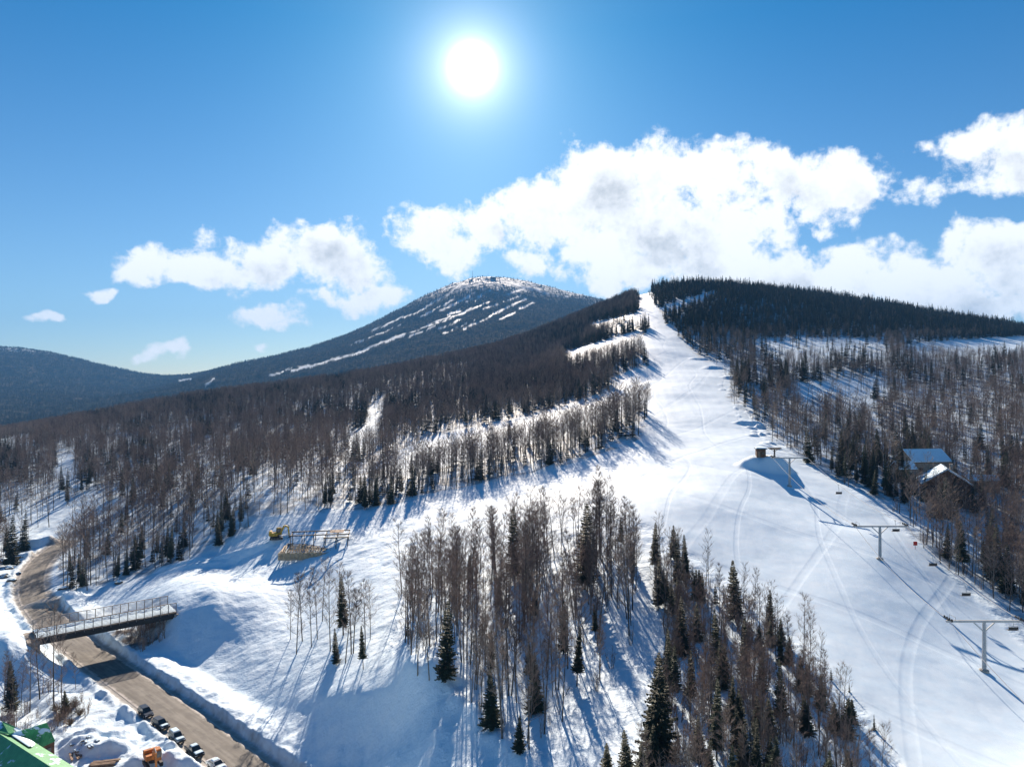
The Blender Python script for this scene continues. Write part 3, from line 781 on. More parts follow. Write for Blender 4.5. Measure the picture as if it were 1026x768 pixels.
def e_fir(px, py):
    s_ = np.where(py < 338, .93, np.where(py < 352, .30, .10))
    s_ = np.where((px > 780) & (px < 930) & (py > 455) & (py < 505), .45, s_)
    return s_ + 1.1 * np.clip(fbm(px / 40, py / 16, 2, 92) - .05, 0, 1)
put(scatter(LEFT_WOODS, 200, 380, .050, -.80, .25, .5), d_fir, (11, 19), (7, 14), 'left')
put(scatter(LEFT_WOODS, 380, 1230, .062, -.80, .25, .35), d_fir, (10, 16), (9, 15), 'left')
put(scatter([(360, 508), (390, 470), (440, 452), (640, 412), (650, 425), (640, 438), (560, 468), (500, 480), (430, 494)], 230, 600, .075, -.2, .25, .3), .12, (10, 16), (7, 12), 'left')
put(scatter([(930, 548), (1026, 480), (1140, 480), (1140, 680), (1034, 628), (962, 577)], 100, 300, .06, .5, .9, .3), .12, (9, 15), (5, 10), 'right')
put(scatter(RIGHT_WOODS, 120, 420, .062, .15, .80, .4), e_fir, (8, 15.5), (7, 14), 'right')
put(scatter(RIGHT_WOODS, 420, 1230, .055, .15, .80, .3), e_fir, (8, 13), (7, 17), 'right')
put(scatter(RIGHT_WOODS, 900, 1230, .004, .15, .80, .3), .95, (12, 14), (17, 22), 'right')
put(scatter([(540, 318), (632, 296), (642, 316), (640, 345), (656, 378), (640, 395), (560, 402), (470, 402), (470, 350)], 380, 1230, .05, -.2, .25, .3), .45, (12, 16), (9, 15), 'left')
put(scatter(MID_WOODS, 90, 240, .082, -.2, .22, .45), .05, (10, 18.5), (5, 10), 'middle')
put(scatter(WEDGE, 75, 190, .112, .15, .55, .3), .30, (6, 12), (4, 10), 'wedge')
SAP = np.concatenate([scatter(WEDGE, 75, 190, .32, .15, .55, .3), scatter(MID_WOODS, 90, 240, .05, -.2, .22, .6), scatter(RIGHT_WOODS, 120, 330, .05, .3, .80, .5), scatter([(106, 634), (168, 619), (160, 640), (138, 653)], 165, 215, .55, -.62, -.45), scatter([(-20, 690), (60, 690), (90, 705), (80, 735), (0, 745), (-20, 745)], 120, 190, .18, -.75, -.5)])
# trees set one by one where the photo shows them: ground point and the height of the top in the photo
def single(lst, px, py, top, zone, ymin=60):
    p = at(px, py, ymin); h = (py - top) * p.y / FPX
    lst.append((p.x, p.y, p.z, h, zone))
for px, py, top in [(446, 683, 600), (537, 713, 653), (578, 687, 628), (520, 752, 715), (493, 728, 668), (597, 640, 604), (586, 590, 502), (608, 790, 743), (516, 580, 506)]: single(fir, px, py, top, 'middle')
for px, py, top in [(337, 666, 628), (364, 670, 625), (344, 636, 574)]: single(fir, px, py, top, 'bank')
for px, py, top in [(656, 572, 522), (679, 585, 533), (687, 588, 534), (737, 622, 559), (682, 655, 597), (660, 760, 651), (692, 712, 650), (630, 800, 731), (757, 795, 717), (774, 800, 735), (783, 676, 631), (701, 610, 570), (722, 690, 640),
                    (853, 724, 699), (876, 731, 714), (851, 693, 682), (833, 681, 668), (742, 740, 690), (808, 735, 695), (668, 700, 628), (762, 690, 655), (700, 760, 715)]: single(fir, px, py, top, 'wedge')
for px, py, top in [(297, 655, 575), (303, 642, 572), (312, 648, 580), (318, 640, 568), (323, 622, 560), (331, 652, 570), (346, 664, 590), (352, 655, 572), (366, 652, 582), (291, 640, 590), (371, 640, 585), (340, 628, 562)]: single(hard, px, py, top, 'bank')
for px, py, top in [(54, 709, 604), (62, 706, 640), (14, 716, 655), (30, 713, 640), (40, 700, 626), (21, 706, 660), (4, 700, 650), (76, 690, 652), (8, 716, 668)]: single(hard, px, py, top, 'roadside')
for px, py, top in [(12, 714, 660), (66, 712, 690)]: single(fir, px, py, top, 'roadside')
for px, py, top in [(12, 566, 515), (24, 552, 520), (6, 560, 528)]: single(fir, px, py, top, 'left')

ZONES = {
    'left': ('in the woods left of the ski run', 'trees of the woods left of the ski run'),
    'right': ('in the woods right of the ski lift', 'trees of the woods right of the ski lift'),
    'middle': ('in the stand between open bank and ski run', 'trees of the middle stand'),
    'wedge': ('in the brushy thicket along the ski run', 'trees of the thicket beside the ski run'),
    'bank': ('in the small clump on the open snow bank', 'trees of the clump on the snow bank'),
    'roadside': ('beside the road in front of the bridge', 'trees beside the road'),
}
def inframe(a, h):
    u = a[:, 0] / a[:, 1]; w1 = (a[:, 2] + h - CAMZ) / a[:, 1]; w0 = (a[:, 2] - CAMZ) / a[:, 1]
    return (np.abs(u) < .725) & (w1 > -.53) & (w0 < .55)
def split(lst, n):
    """the n that show largest, and the rest"""
    a = np.array([q[:4] for q in lst]); s_ = a[:, 3] / a[:, 1] * inframe(a, a[:, 3])
    s_[[i for i, q in enumerate(lst) if q[4] in ('bank', 'roadside')]] += 1
    o = np.argsort(-s_)
    return [lst[i] for i in o[:n]], [lst[i] for i in o[n:]]
def plant(lst, temps, H0, name, cat, look, choose):
    first = {}
    for i, (x, y, z, h, zone) in enumerate(lst):
        v = choose(i, h, zone); s_ = h / H0
        lab, grp = ZONES[zone]
        if v not in first:
            t = empty(name, (x, y, z - .1), '', '', None)
            for me, nm in zip(temps[v], ('trunk', 'crown')):
                o = bpy.data.objects.new(nm, me); col.objects.link(o); o.parent = t
            first[v] = t
        else: t = copy_tree(first[v])
        t.location = (x, y, z - .1); t.rotation_euler = (rng.normal(0, .035), rng.normal(0, .035), rng.uniform(0, 6.28))
        wv = rng.uniform(.85, 1.2) * max(1.0, min(1.8, (9 / h) ** .45))
        t.scale = (s_ * wv, s_ * wv, s_)
        tag(t, look(h, zone, v) + ' ' + lab, cat, grp)
hard_near, hard_far = split(hard, 298)
fir_near, fir_far = split(fir, 298)
def hard_look(h, zone, v): return ('pale barked' if v == 5 else 'dark barked') + (' tall' if h > 17 else ' short' if h < 9 else '') + ' leafless hardwood'
def fir_look(h, zone, v): return ('tall' if h > 10 else 'small' if h < 5.5 else 'mid sized') + ' dark green fir'
plant(hard_near, HARD0, 18.0, 'bare_tree', 'tree', hard_look, lambda i, h, z: (3 if h > 19 and z == 'roadside' else int(rng.integers(0, 7))))
plant(fir_near, FIR0, 14.0, 'fir_tree', 'tree', fir_look, lambda i, h, z: (2 if h < 6 else int(rng.integers(0, 4))))
def mass(lst, H0, nvar):
    a = np.array([q[:4] for q in lst]); s_ = a[:, 3] / H0; w_ = rng.uniform(.85, 1.25, len(a))
    p = a[:, :3].copy(); p[:, 2] -= .15
    return p, np.stack([s_ * w_, s_ * w_, s_], -1), rng.integers(0, nvar, len(a))
woods('bare_forest', *mass(hard_far, 18.0, 5), HARD1, 'brown leafless hardwood forest covering both sides of the ski run', 'forest')
woods('fir_forest', *mass(fir_far, 14.0, 3), FIR1, 'dark green fir forest on the ridge and among the hardwoods', 'forest')
n = len(SAP); h = rng.uniform(1.2, 4.4, n)
p = SAP[:, :3].copy(); p[:, 2] -= .05
woods('brushwood', p, np.stack([h / 3.2, h / 3.2, h / 3], -1), rng.integers(0, 4, n), BRUSH, 'thin leafless brush and saplings growing through the snow', 'brush')
# woods of the far mountain and hill
def far_gate(px, py, x, y):
    k = np.ones(px.shape)
    for pts, hw in TRAILS:
        d, _, _ = polydist(px, py, pts); k = np.where(d < hw + .5, 0, k)
    z = hz(x, y) - CAMZ
    k *= 1 - .92 * sstep(z, 480, 640) * (y > 3500)
    return k
fw = np.concatenate([scatter(None, 1230, 2300, .0060, -.78, .80, .2, far_gate), scatter(None, 2300, 5300, .0034, -.78, .20, .2, far_gate)])
n = len(fw); h = rng.uniform(9, 16, n); wide = 1.25 + .0002 * fw[:, 1]
p = fw[:, :3].copy(); p[:, 2] -= .3
woods('mountain_forest', p, np.stack([h / 14 * wide, h / 14 * wide, h / 14], -1), rng.integers(0, 3, n), FIR1, 'dark evergreen forest on the far mountain and hill', 'forest')
print('trees', len(hard), len(fir), 'sap', len(SAP), 'far', n)

def build_haze():
    m = bpy.data.materials.new('haze'); m.use_nodes = True; t = m.node_tree; t.nodes.clear(); T = NT(t)
    out = T.n('ShaderNodeOutputMaterial'); v = T.n('ShaderNodeVolumePrincipled')
    v.inputs['Color'].default_value = (.16, .46, .95, 1); v.inputs['Density'].default_value = HAZE; v.inputs['Anisotropy'].default_value = 0.0
    t.links.new(v.outputs[0], out.inputs['Volume'])
    zb = float(ZZ.min()) - 1; zt = float(ZZ.max()) + 40
    b = MB(); b.box((0, 4500, (zb + zt) / 2), (28000, 9400, zt - zb)); o = b.build('haze', m)
    tag(o, 'thin blue air between the camera and the mountain', kind='stuff')
HAZE = 0.00007
build_haze()

# ------------------------------------------------------------------ materials of the objects
M_STEEL = mat('galvanised_steel', (.40, .42, .43), .7, .15, .12, 1.5)
M_DARK = mat('dark_steel', (.035, .034, .033), .6, .3, .3, 1.0)
M_RUST = mat('weathering_steel', (.17, .125, .10), .8, .1, .4, 1.5)
M_RAIL = mat('weathered_railing', (.30, .255, .22), .8, .1, .3, 1.5)
M_CONC = mat('concrete', (.34, .31, .27), .9, 0, .3, .8, .3)
M_WOODP = mat('raw_lumber', (.42, .31, .19), .8, 0, .35, 1.5)
M_BROWN = mat('brown_boards', (.13, .065, .035), .8, 0, .35, 2.0, .3)
M_CEDAR = mat('weathered_cedar', (.24, .17, .12), .85, 0, .3, 1.5, .3)
M_PALE = mat('pale_siding', (.40, .33, .26), .85, 0, .2, 1.2, .2)
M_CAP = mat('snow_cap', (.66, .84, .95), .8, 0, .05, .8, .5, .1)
M_GLASS = mat('dark_glass', (.02, .025, .03), .12, 0, .2, 2, 0, .6)
M_RUBBER = mat('rubber', (.018, .018, .019), .85, 0, .2, 4)
M_RIM = mat('alloy', (.35, .35, .36), .4, .7, .1, 4)
M_LAMPG = mat('headlight_glass', (.6, .62, .64), .15, 0, .1, 3)
M_TAIL = mat('tail_glass', (.25, .012, .01), .25, 0, .1, 3)
M_ORANGE = mat('orange_paint', (.50, .17, .025), .5, 0, .3, 2)
M_YELLOW = mat('yellow_paint', (.52, .30, .02), .5, 0, .3, 2)
def snowy_rock():
    m, T, b = new_mat('snowy_rock')
    tc = T.n('ShaderNodeTexCoord'); ge = T.n('ShaderNodeNewGeometry'); sp = T.n('ShaderNodeSeparateXYZ'); T.put(sp.inputs[0], ge.outputs['Normal'])
    n = T.noise(tc.outputs['Object'], 1.6, 5, .6)
    top = T.ramp(T.m('ADD', sp.outputs[2], T.m('MULTIPLY', T.m('SUBTRACT', n, .5), .8)), .62, .78)
    T.put(b.inputs['Base Color'], T.mix(top, T.mix(T.ramp(n, .3, .7), (.07, .06, .055), (.19, .165, .14)), (.66, .84, .95))); b.inputs['Roughness'].default_value = .9
    bp = T.n('ShaderNodeBump'); bp.inputs['Strength'].default_value = .7; T.put(bp.inputs['Height'], n); T.put(b.inputs['Normal'], bp.outputs[0])
    return m
M_ROCK = snowy_rock()
M_RED = mat('red_paint', (.5, .03, .02), .6, 0, .1, 3)
def metal_roof():
    m, T, b = new_mat('green_metal_roof')
    uv = T.n('ShaderNodeTexCoord'); P = uv.outputs['Object']
    n = T.noise(P, .34, 5, .6, .4)
    g = T.mix(T.ramp(T.noise(P, .9, 4, .6), .3, .7), (.045, .27, .085), (.08, .38, .13))
    wv = T.n('ShaderNodeTexWave', wave_type='BANDS', bands_direction='X', wave_profile='SAW'); T.put(wv.inputs['Vector'], P); wv.inputs['Scale'].default_value = .75
    g = T.mix(T.ramp(wv.outputs['Fac'], .9, .97), g, (.02, .14, .045))
    sn = T.ramp(n, .56, .60)
    T.put(b.inputs['Base Color'], T.mix(sn, g, (.66, .84, .95)))
    T.put(b.inputs['Roughness'], T.ramp(sn, 0, 1, .45, .85))
    bp = T.n('ShaderNodeBump'); bp.inputs['Strength'].default_value = .6; bp.inputs['Distance'].default_value = .25
    T.put(bp.inputs['Height'], T.m('ADD', sn, T.m('MULTIPLY', wv.outputs['Fac'], .15))); T.put(b.inputs['Normal'], bp.outputs[0])
    return m
M_GREEN = metal_roof()
def on_level(px, py, z):
    """the point at height z on a sight line of the photo"""
    y = (CAMZ - z) * FPX / (py - CY); return Vector(((px - CX) / FPX * y, y, z))

# ------------------------------------------------------------------ bridge
def build_bridge():
    ZD = 8.0
    a = on_level(37, 640, ZD); b = on_level(177, 613, ZD)
    d = (b - a); L = d.length; ang = math.atan2(d.y, d.x); Wd = 8.6
    t = empty('ski_bridge', a, 'long steel footbridge with open railings carrying the ski trail over the road', 'bridge', None, ang)
    MB().box((L / 2, Wd / 2, -.18), (L, Wd - .5, .30)).build('deck', M_RUST, t)
    v = MB()
    n = 26
    for i in range(n + 1):
        for j in range(9):
            x = L * i / n; y = .32 + (Wd - .64) * j / 8
            v.v.append((x, y, .02 + (.26 if 0 < j < 8 else 0) + .16 * random.Random(i * 31 + j).random()))
    for i in range(n):
        for j in range(8): v.f.append((i * 9 + j, (i + 1) * 9 + j, (i + 1) * 9 + j + 1, i * 9 + j + 1)); v.mi.append(0)
    v.build('snow_cover', M_CAP, t, smooth=True)
    for y in (.1, Wd - .1):
        g = MB()
        g.box((L / 2, y, -.75), (L, .05, 1.5)); g.box((L / 2, y, -.02), (L, .42, .07)); g.box((L / 2, y, -1.5), (L, .42, .07))
        for k in range(14): g.box((L * (k + .5) / 14, y, -.75), (.05, .3, 1.38))
        g.build('girder', M_DARK, t)
        r = MB()
        for h, w in ((2.5, .17), (2.12, .09), (1.8, .09), (1.48, .09), (1.16, .09), (.84, .09), (.52, .09), (.22, .12)): r.beam((0, y, h), (L, y, h), w)
        rail = r.build('railing', M_RAIL, t)
        for k in range(17):
            x = .1 + (L - .2) * k / 16
            p = MB().box((x, y + (.12 if y > 1 else -.12), 1.2), (.17, .13, 2.65)); p.beam((x, y, .2), (x, y + (.5 if y > 1 else -.5), -.4), .08)
            p.build('post', M_RAIL, rail)
    c = MB()
    for k in range(7): c.beam((L * (k + .5) / 7, .3, -1.1), (L * (k + .5) / 7, Wd - .3, -1.1), .2, .5)
    c.build('cross_beam', M_DARK, t)
    for x0, x1 in ((-2.0, .6), (L - .6, L + 6.5)):
        w = MB(); w.box(((x0 + x1) / 2, Wd / 2, -2.6), (x1 - x0, Wd + .6, 4.2))
        for k in range(3): w.box(((x0 + x1) / 2, -.36, -1.1 - 1.1 * k), (x1 - x0 - .1, .12, 1.0))
        w.build('abutment', M_CONC, t, bevel=.06)
build_bridge()

# ------------------------------------------------------------------ chairlift
TOWERS = []
def lift_tower(px, py, top, half_px, label, base_py=None):
    p = at(px, py); h = (py - top) * p.y / FPX; hw = half_px * p.y / FPX
    t = empty('lift_tower', p, label, 'lift tower', 'towers of the chairlift')
    MB().lathe([(.80, -.8), (.78, .25), (.6, .35)], 12).build('footing', M_CONC, t)
    MB().tube([(0, 0, 0), (0, 0, h * .5), (0, 0, h - .1)], [.36, .31, .27], 14).lathe([(.52, .3), (.52, .42)], 14).build('pole', M_STEEL, t, smooth=False)
    MB().box((0, 0, h), (2 * hw, .42, .36)).build('crossarm', M_STEEL, t, bevel=.03)
    for s in (-1, 1):
        MB().beam((s * .2, 0, h - 1.7), (s * 1.9, 0, h - .16), .18).build('brace', M_STEEL, t)
        a = MB(); x = s * (hw - .35); a.box((x, 0, h + .33), (.16, 2.6, .14)); a.box((x, 0, h + .22), (.3, .3, .24))
        sh = a.build('sheave_assembly', M_DARK, t)
        for k in (-1.05, -.35, .35, 1.05): MB().lathe([(.22, -.06), (.24, 0), (.22, .06)], 12, (x, k, h + .50), 'X').build('sheave', M_RUBBER, sh)
        MB().box((s * (hw - 1.1), 0, h + .95), (.05, 1.8, .05)).tube([(s * (hw - 1.1), -.85, h + .15), (s * (hw - 1.1), -.85, h + .95)], .03).tube([(s * (hw - 1.1), .85, h + .15), (s * (hw - 1.1), .85, h + .95)], .03).build('lifting_frame', M_STEEL, t)
    l = MB()
    for s in (-.2, .2): l.tube([(s, -.46, .8), (s, -.42, h - .4)], .028, 4)
    for k in range(int(h / .45) - 2): l.tube([(-.2, -.45, 1.0 + .45 * k), (.2, -.45, 1.0 + .45 * k)], .02, 4)
    l.build('ladder', M_STEEL, t)
    TOWERS.append((p, h, hw)); return t
lift_tower(986, 672, 622, 38, 'grey steel T shaped lift tower, nearest one, its arm running out of the picture')
lift_tower(881.5, 560, 527, 27, 'grey steel T shaped lift tower, middle one of three along the piste')
lift_tower(791, 487, 458.5, 18.5, 'slim grey T shaped lift tower just below the snow mound with the hut')
def build_hut():
    p = at(762, 457); s_ = p.y / FPX
    t = empty('lift_hut', p - Vector((0, 0, .25)), 'small brown wooden lift hut with a snowy roof on the mound', 'hut', None, R(-8))
    w = MB(); w.box((0, 0, 1.4), (2.9, 2.9, 2.8))
    for k in range(7): w.box((-1.45 + .48 * k, -1.46, 1.4), (.05, .05, 2.8))
    wall = w.build('wall', M_BROWN, t)
    MB().box((.55, -1.5, 1.55), (1.0, .06, .9)).build('window', M_GLASS, wall); MB().box((-.75, -1.5, 1.05), (.8, .06, 2.0)).build('door', M_CEDAR, wall)
    rf = MB().box((0, -.15, 2.95), (3.7, 3.9, .2)).build('roof', M_DARK, t)
    MB().box((0, -.1, 3.2), (3.6, 3.7, .32), None, (.88, .88)).build('snow_cap', M_CAP, rf, bevel=.08)
    MB().box((2.1, -.6, .3), (1.5, 2.2, .5)).build('step', M_WOODP, t)
    q = at(776, 458)
    r = empty('return_wheel_mast', q - Vector((0, 0, .2)), 'short brown mast with a flat wheel beside the lift hut', 'lift mast', None)
    MB().tube([(0, 0, -.5), (0, 0, 3.2)], [.3, .24], 10).build('pole', M_RUST, r)
    MB().box((0, 0, 3.35), (4.6, .5, .3)).build('crossarm', M_RUST, r, bevel=.03)
    MB().lathe([(1.7, -.1), (1.85, 0), (1.7, .1), (.3, .14)], 24, (0, -.2, 3.05)).build('bullwheel', M_DARK, r)
    for s in (-1, 1): MB().beam((s * .1, 0, 2.2), (s * 1.7, 0, 3.25), .14).build('brace', M_RUST, r)
    return q, 3.05
MAST, MASTH = build_hut()
def catenary(a, b, sag, n=18):
    return [a.lerp(b, i / n) - Vector((0, 0, sag * 4 * (i / n) * (1 - i / n))) for i in range(n + 1)]
def build_rope():
    sides = {}
    m = MB()
    for s in (-1, 1):
        pts = [MAST + Vector((s * 1.8, 0, MASTH))]
        for p, h, hw in reversed(TOWERS): pts.append(p + Vector((s * (hw - .35), 0, h + .28)))
        e = pts[-1] + (pts[-1] - pts[-2]) * .9; pts.append(Vector((e.x, e.y, e.z)))
        line = []
        for i in range(len(pts) - 1): line += catenary(pts[i], pts[i + 1], (.6, 1.7, 1.6, 1.0)[i])[:-1]
        line.append(pts[-1]); sides[s] = line
        m.tube(line, .055, 5)
    o = m.build('haul_rope', M_STEEL); tag(o, 'grey steel haul rope strung from tower to tower of the chairlift', 'lift cable')
    return sides
ROPE = build_rope()
def chair(at_p, label):
    t = empty('lift_chair', at_p, label, 'lift chair', 'chairs hanging from the lift cable')
    h = MB(); h.tube([(0, 0, .05), (0, .05, -.5), (0, -.35, -1.2), (0, -.35, -1.9)], .045, 6); h.box((0, 0, 0), (.14, .4, .18)); h.build('hanger', M_STEEL, t)
    f = MB()
    for s in (-.85, .85): f.tube([(s, -.35, -1.9), (s, -.40, -2.55), (s, .30, -2.62)], .035, 6)
    f.tube([(-.85, -.35, -1.9), (.85, -.35, -1.9)], .035, 6); f.build('frame', M_DARK, t)
    MB().box((0, -.02, -2.58), (1.64, .5, .08)).build('seat', M_DARK, t, bevel=.02)
    MB().box((0, -.38, -2.22), (1.64, .07, .45), Matrix.Rotation(R(-8), 3, 'X')).build('backrest', M_DARK, t, bevel=.02)
    return t
def rope_at(px, s):
    L = ROPE[s]
    for a, b in zip(L[:-1], L[1:]):
        pa, pb = pix(a), pix(b)
        if (pa[0] - px) * (pb[0] - px) <= 0: return a.lerp(b, (px - pa[0]) / (pb[0] - pa[0]))
    return L[-2]
for px, lab in ((840, 'dark lift chair hanging high up the line, beyond the middle tower'), (897, 'dark lift chair hanging just above the middle lift tower arm'), (934, 'dark lift chair hanging shortly below the middle lift tower'),
                (967, 'dark lift chair hanging halfway between the middle and the nearest tower'), (1014, 'dark lift chair hanging close to the nearest lift tower')):
    chair(rope_at(px, 1) - Vector((0, 0, .1)), lab)
def build_sign():
    p = at(917, 550)
    t = empty('trail_marker', p, 'small red marker pad on a post at the wood edge beside the lift', 'sign')
    MB().tube([(0, 0, -.3), (0, 0, 2.0)], .05, 6).build('post', M_DARK, t); MB().box((0, -.06, 1.5), (1.0, .12, 1.0)).build('panel', M_RED, t, bevel=.03)
build_sign()

# ------------------------------------------------------------------ vehicles
def car_paint(name, c, metal=.3): return mat(name, c, .32, metal, .08, 1.0, spec=.5)
def build_car(kind):
    """parked car along +X, origin on the ground under its middle"""
    t = empty('parked_car', (0, 0, 0), '', '')
    L, W = 4.75, 1.88
    prof = [(-2.36, .38), (-2.38, .80), (-2.32, .98), (.98, 1.02), (2.10, .92), (2.34, .78), (2.38, .40)] if kind != 'pickup' else [(-2.6, .42), (-2.6, 1.05), (-.85, 1.05), (.98, 1.06), (2.3, .98), (2.5, .82), (2.52, .42)]
    def shell(pr, widths):
        m = MB(); n = len(pr)
        for sgn in (-1, 1):
            for (x, z), w in zip(pr, widths): m.v.append((x, sgn * w, z))
        m.f += [tuple(range(n)), tuple(range(2 * n - 1, n - 1, -1))] + [(i, (i + 1) % n, n + (i + 1) % n, n + i) for i in range(n)]; m.mi = [0] * len(m.f)
        return m
    body = shell(prof, [W / 2 - .04, W / 2, W / 2 - .02, W / 2 - .03, W / 2 - .08, W / 2 - .12, W / 2 - .10]).build('body', [M_PAINT], t, bevel=.05)
    if kind == 'pickup':
        cab = [(-.95, 1.0), (-.80, 1.66), (.35, 1.68), (1.15, 1.0)]
        MB().box((-1.75, 0, 1.03), (1.5, 1.5, .08)).build('cargo_bed', M_DARK, t)
    elif kind == 'sedan': cab = [(-2.0, .95), (-1.1, 1.43), (.15, 1.46), (1.1, 1.0)]
    else: cab = [(-2.28, .95), (-2.02, 1.64), (.15, 1.70), (1.02, 1.0)]
    shell(cab, [.86, .68, .68, .86]).build('cabin', [M_PAINT], t, bevel=.04)
    def pane(name, pts):
        m = MB(); m.add(pts, [tuple(range(len(pts)))]); m.build(name, M_GLASS, t, fix=False)
    (x0, z0), (x1, z1), (x2, z2), (x3, z3) = cab
    def lp(a, b, k): return a + (b - a) * k
    def strip(xa, za, xb, zb, off):     # windscreen or rear window, just proud of the cabin
        nx, nz = (zb - za), -(xb - xa); l = math.hypot(nx, nz) * off; nx, nz = nx / l * .012, nz / l * .012
        p = [(lp(xa, xb, .1) + nx, -.78, lp(za, zb, .1) + nz), (lp(xa, xb, .1) + nx, .78, lp(za, zb, .1) + nz), (lp(xa, xb, .88) + nx, .64, lp(za, zb, .88) + nz), (lp(xa, xb, .88) + nx, -.64, lp(za, zb, .88) + nz)]
        return p
    pane('windscreen', strip(x3, z3, x2, z2, 1)); pane('rear_window', strip(x0, z0, x1, z1, -1))
    for s in (-1, 1):
        def sp(x, z): k = (z - z0) / (z1 - z0); return (x, s * (lp(.86, .68, k) + .014), z)
        za, zb = z0 + .14, z1 - .10
        xa, xb = lp(x0, x1, .3) + .12, lp(x3, x2, .25) - .18; ya, yb = lp(x0, x1, .85) + .14, lp(x3, x2, .85) - .12
        mid = (xa + xb) / 2 - .1
        pane('side_window', [sp(xa, za), sp(mid - .04, za), sp(mid - .04, zb), sp(ya, zb)]); pane('side_window', [sp(mid + .05, za), sp(xb, za), sp(yb, zb), sp(mid + .05, zb)])
        MB().box((x3 - .15, s * .98, 1.05), (.16, .2, .14)).build('mirror', M_DARK, t)
        fx = prof[-2][0]; rx = prof[1][0]
        MB().box((fx - .08, s * .66, .74), (.16, .42, .17)).build('headlight', M_LAMPG, t, bevel=.02)
        MB().box((rx + .04, s * .76, .86), (.12, .22, .3)).build('tail_light', M_TAIL, t, bevel=.02)
        for wx in (-1.45, 1.48):
            w = empty_part('wheel', t, (wx, s * (W / 2 - .11), .36))
            MB().lathe([(.22, -.115), (.34, -.11), (.36, -.07), (.36, .07), (.34, .11), (.22, .115)], 18, (0, 0, 0), 'Y').build('tyre', M_RUBBER, w)
            MB().lathe([(.20, -.122), (.225, -.116), (.225, .116), (.20, .122)], 14, (0, 0, 0), 'Y').build('rim', M_RIM, w)
    MB().box((prof[-1][0] - .02, 0, .52), (.14, W - .3, .2)).build('front_bumper', M_DARK, t, bevel=.03)
    MB().box((prof[0][0] + .02, 0, .52), (.14, W - .3, .2)).build('rear_bumper', M_DARK, t, bevel=.03)
    MB().box((prof[-2][0] - .0, 0, .72), (.06, .8, .16)).build('grille', M_DARK, t)
    return t
def empty_part(name, parent, loc):
    o = bpy.data.objects.new(name, None); col.objects.link(o); o.parent = parent; o.location = loc; o.empty_display_size = .2; return o
M_PAINT = car_paint('car_paint', (.3, .3, .3))
CARS = {k: build_car(k) for k in ('suv', 'pickup', 'sedan')}
used = set()
def snow_on(t, spec):
    for nm, c, s_ in spec: MB().box(c, s_, None, (.86, .86)).build(nm, M_CAP, t, bevel=.03)
def park(px, py, kind, paint, label, snow):
    p = on_level(px, py, .05)
    t = CARS[kind] if kind not in used else copy_tree(CARS[kind]); used.add(kind)
    q, par, sd = polydist(np.array([p.x]), np.array([p.y]), ROADC)
    return t, p, paint, label, snow
jobs = [park(146, 716, 'suv', car_paint('slate_paint', (.05, .06, .075)), 'dark slate car parked first in the roadside row, nearest the bridge', []),
        park(161, 728, 'suv', car_paint('charcoal_paint', (.09, .095, .10)), 'dark grey car parked second in the row from the bridge', [('snow_hood', (1.6, 0, 1.02), (.9, 1.4, .07))]),
        park(177, 741, 'suv', car_paint('silver_paint', (.34, .34, .32)), 'silver car with snow on roof and bonnet, third in the row', [('snow_roof', (-.95, 0, 1.74), (2.1, 1.3, .12)), ('snow_hood', (1.6, 0, 1.03), (1.0, 1.5, .08))]),
        park(195, 755, 'pickup', car_paint('black_paint', (.02, .022, .025)), 'black pickup with white snow on its roof and bonnet', [('snow_roof', (-.22, 0, 1.72), (1.1, 1.25, .12)), ('snow_hood', (1.7, 0, 1.07), (1.2, 1.5, .1))]),
        park(217, 769, 'sedan', car_paint('white_paint', (.72, .72, .70), 0), 'white car with a snowy roof parked behind the black pickup', [('snow_roof', (-.5, 0, 1.48), (1.1, 1.2, .1)), ('snow_hood', (1.65, 0, 1.0), (.9, 1.4, .07))]),
        park(240, 782, 'sedan', car_paint('pale_grey_paint', (.55, .56, .57), 0), 'pale grey car at the bottom edge, last in the parked row', [('snow_roof', (-.5, 0, 1.48), (1.1, 1.2, .1))])]
for t, p, paint, label, snow in jobs:
    t.location = p; t.rotation_euler = (0, 0, math.atan2(-30.3, 34.3) + random.Random(label).uniform(-.06, .06))
    tag(t, label, 'car', 'cars parked along the road')
    for ch in t.children:
        if ch.name.split('.')[0] in ('body', 'cabin'):
            ch.material_slots[0].link = 'OBJECT'; ch.material_slots[0].material = paint
for t, p, paint, label, snow in jobs: snow_on(t, snow)

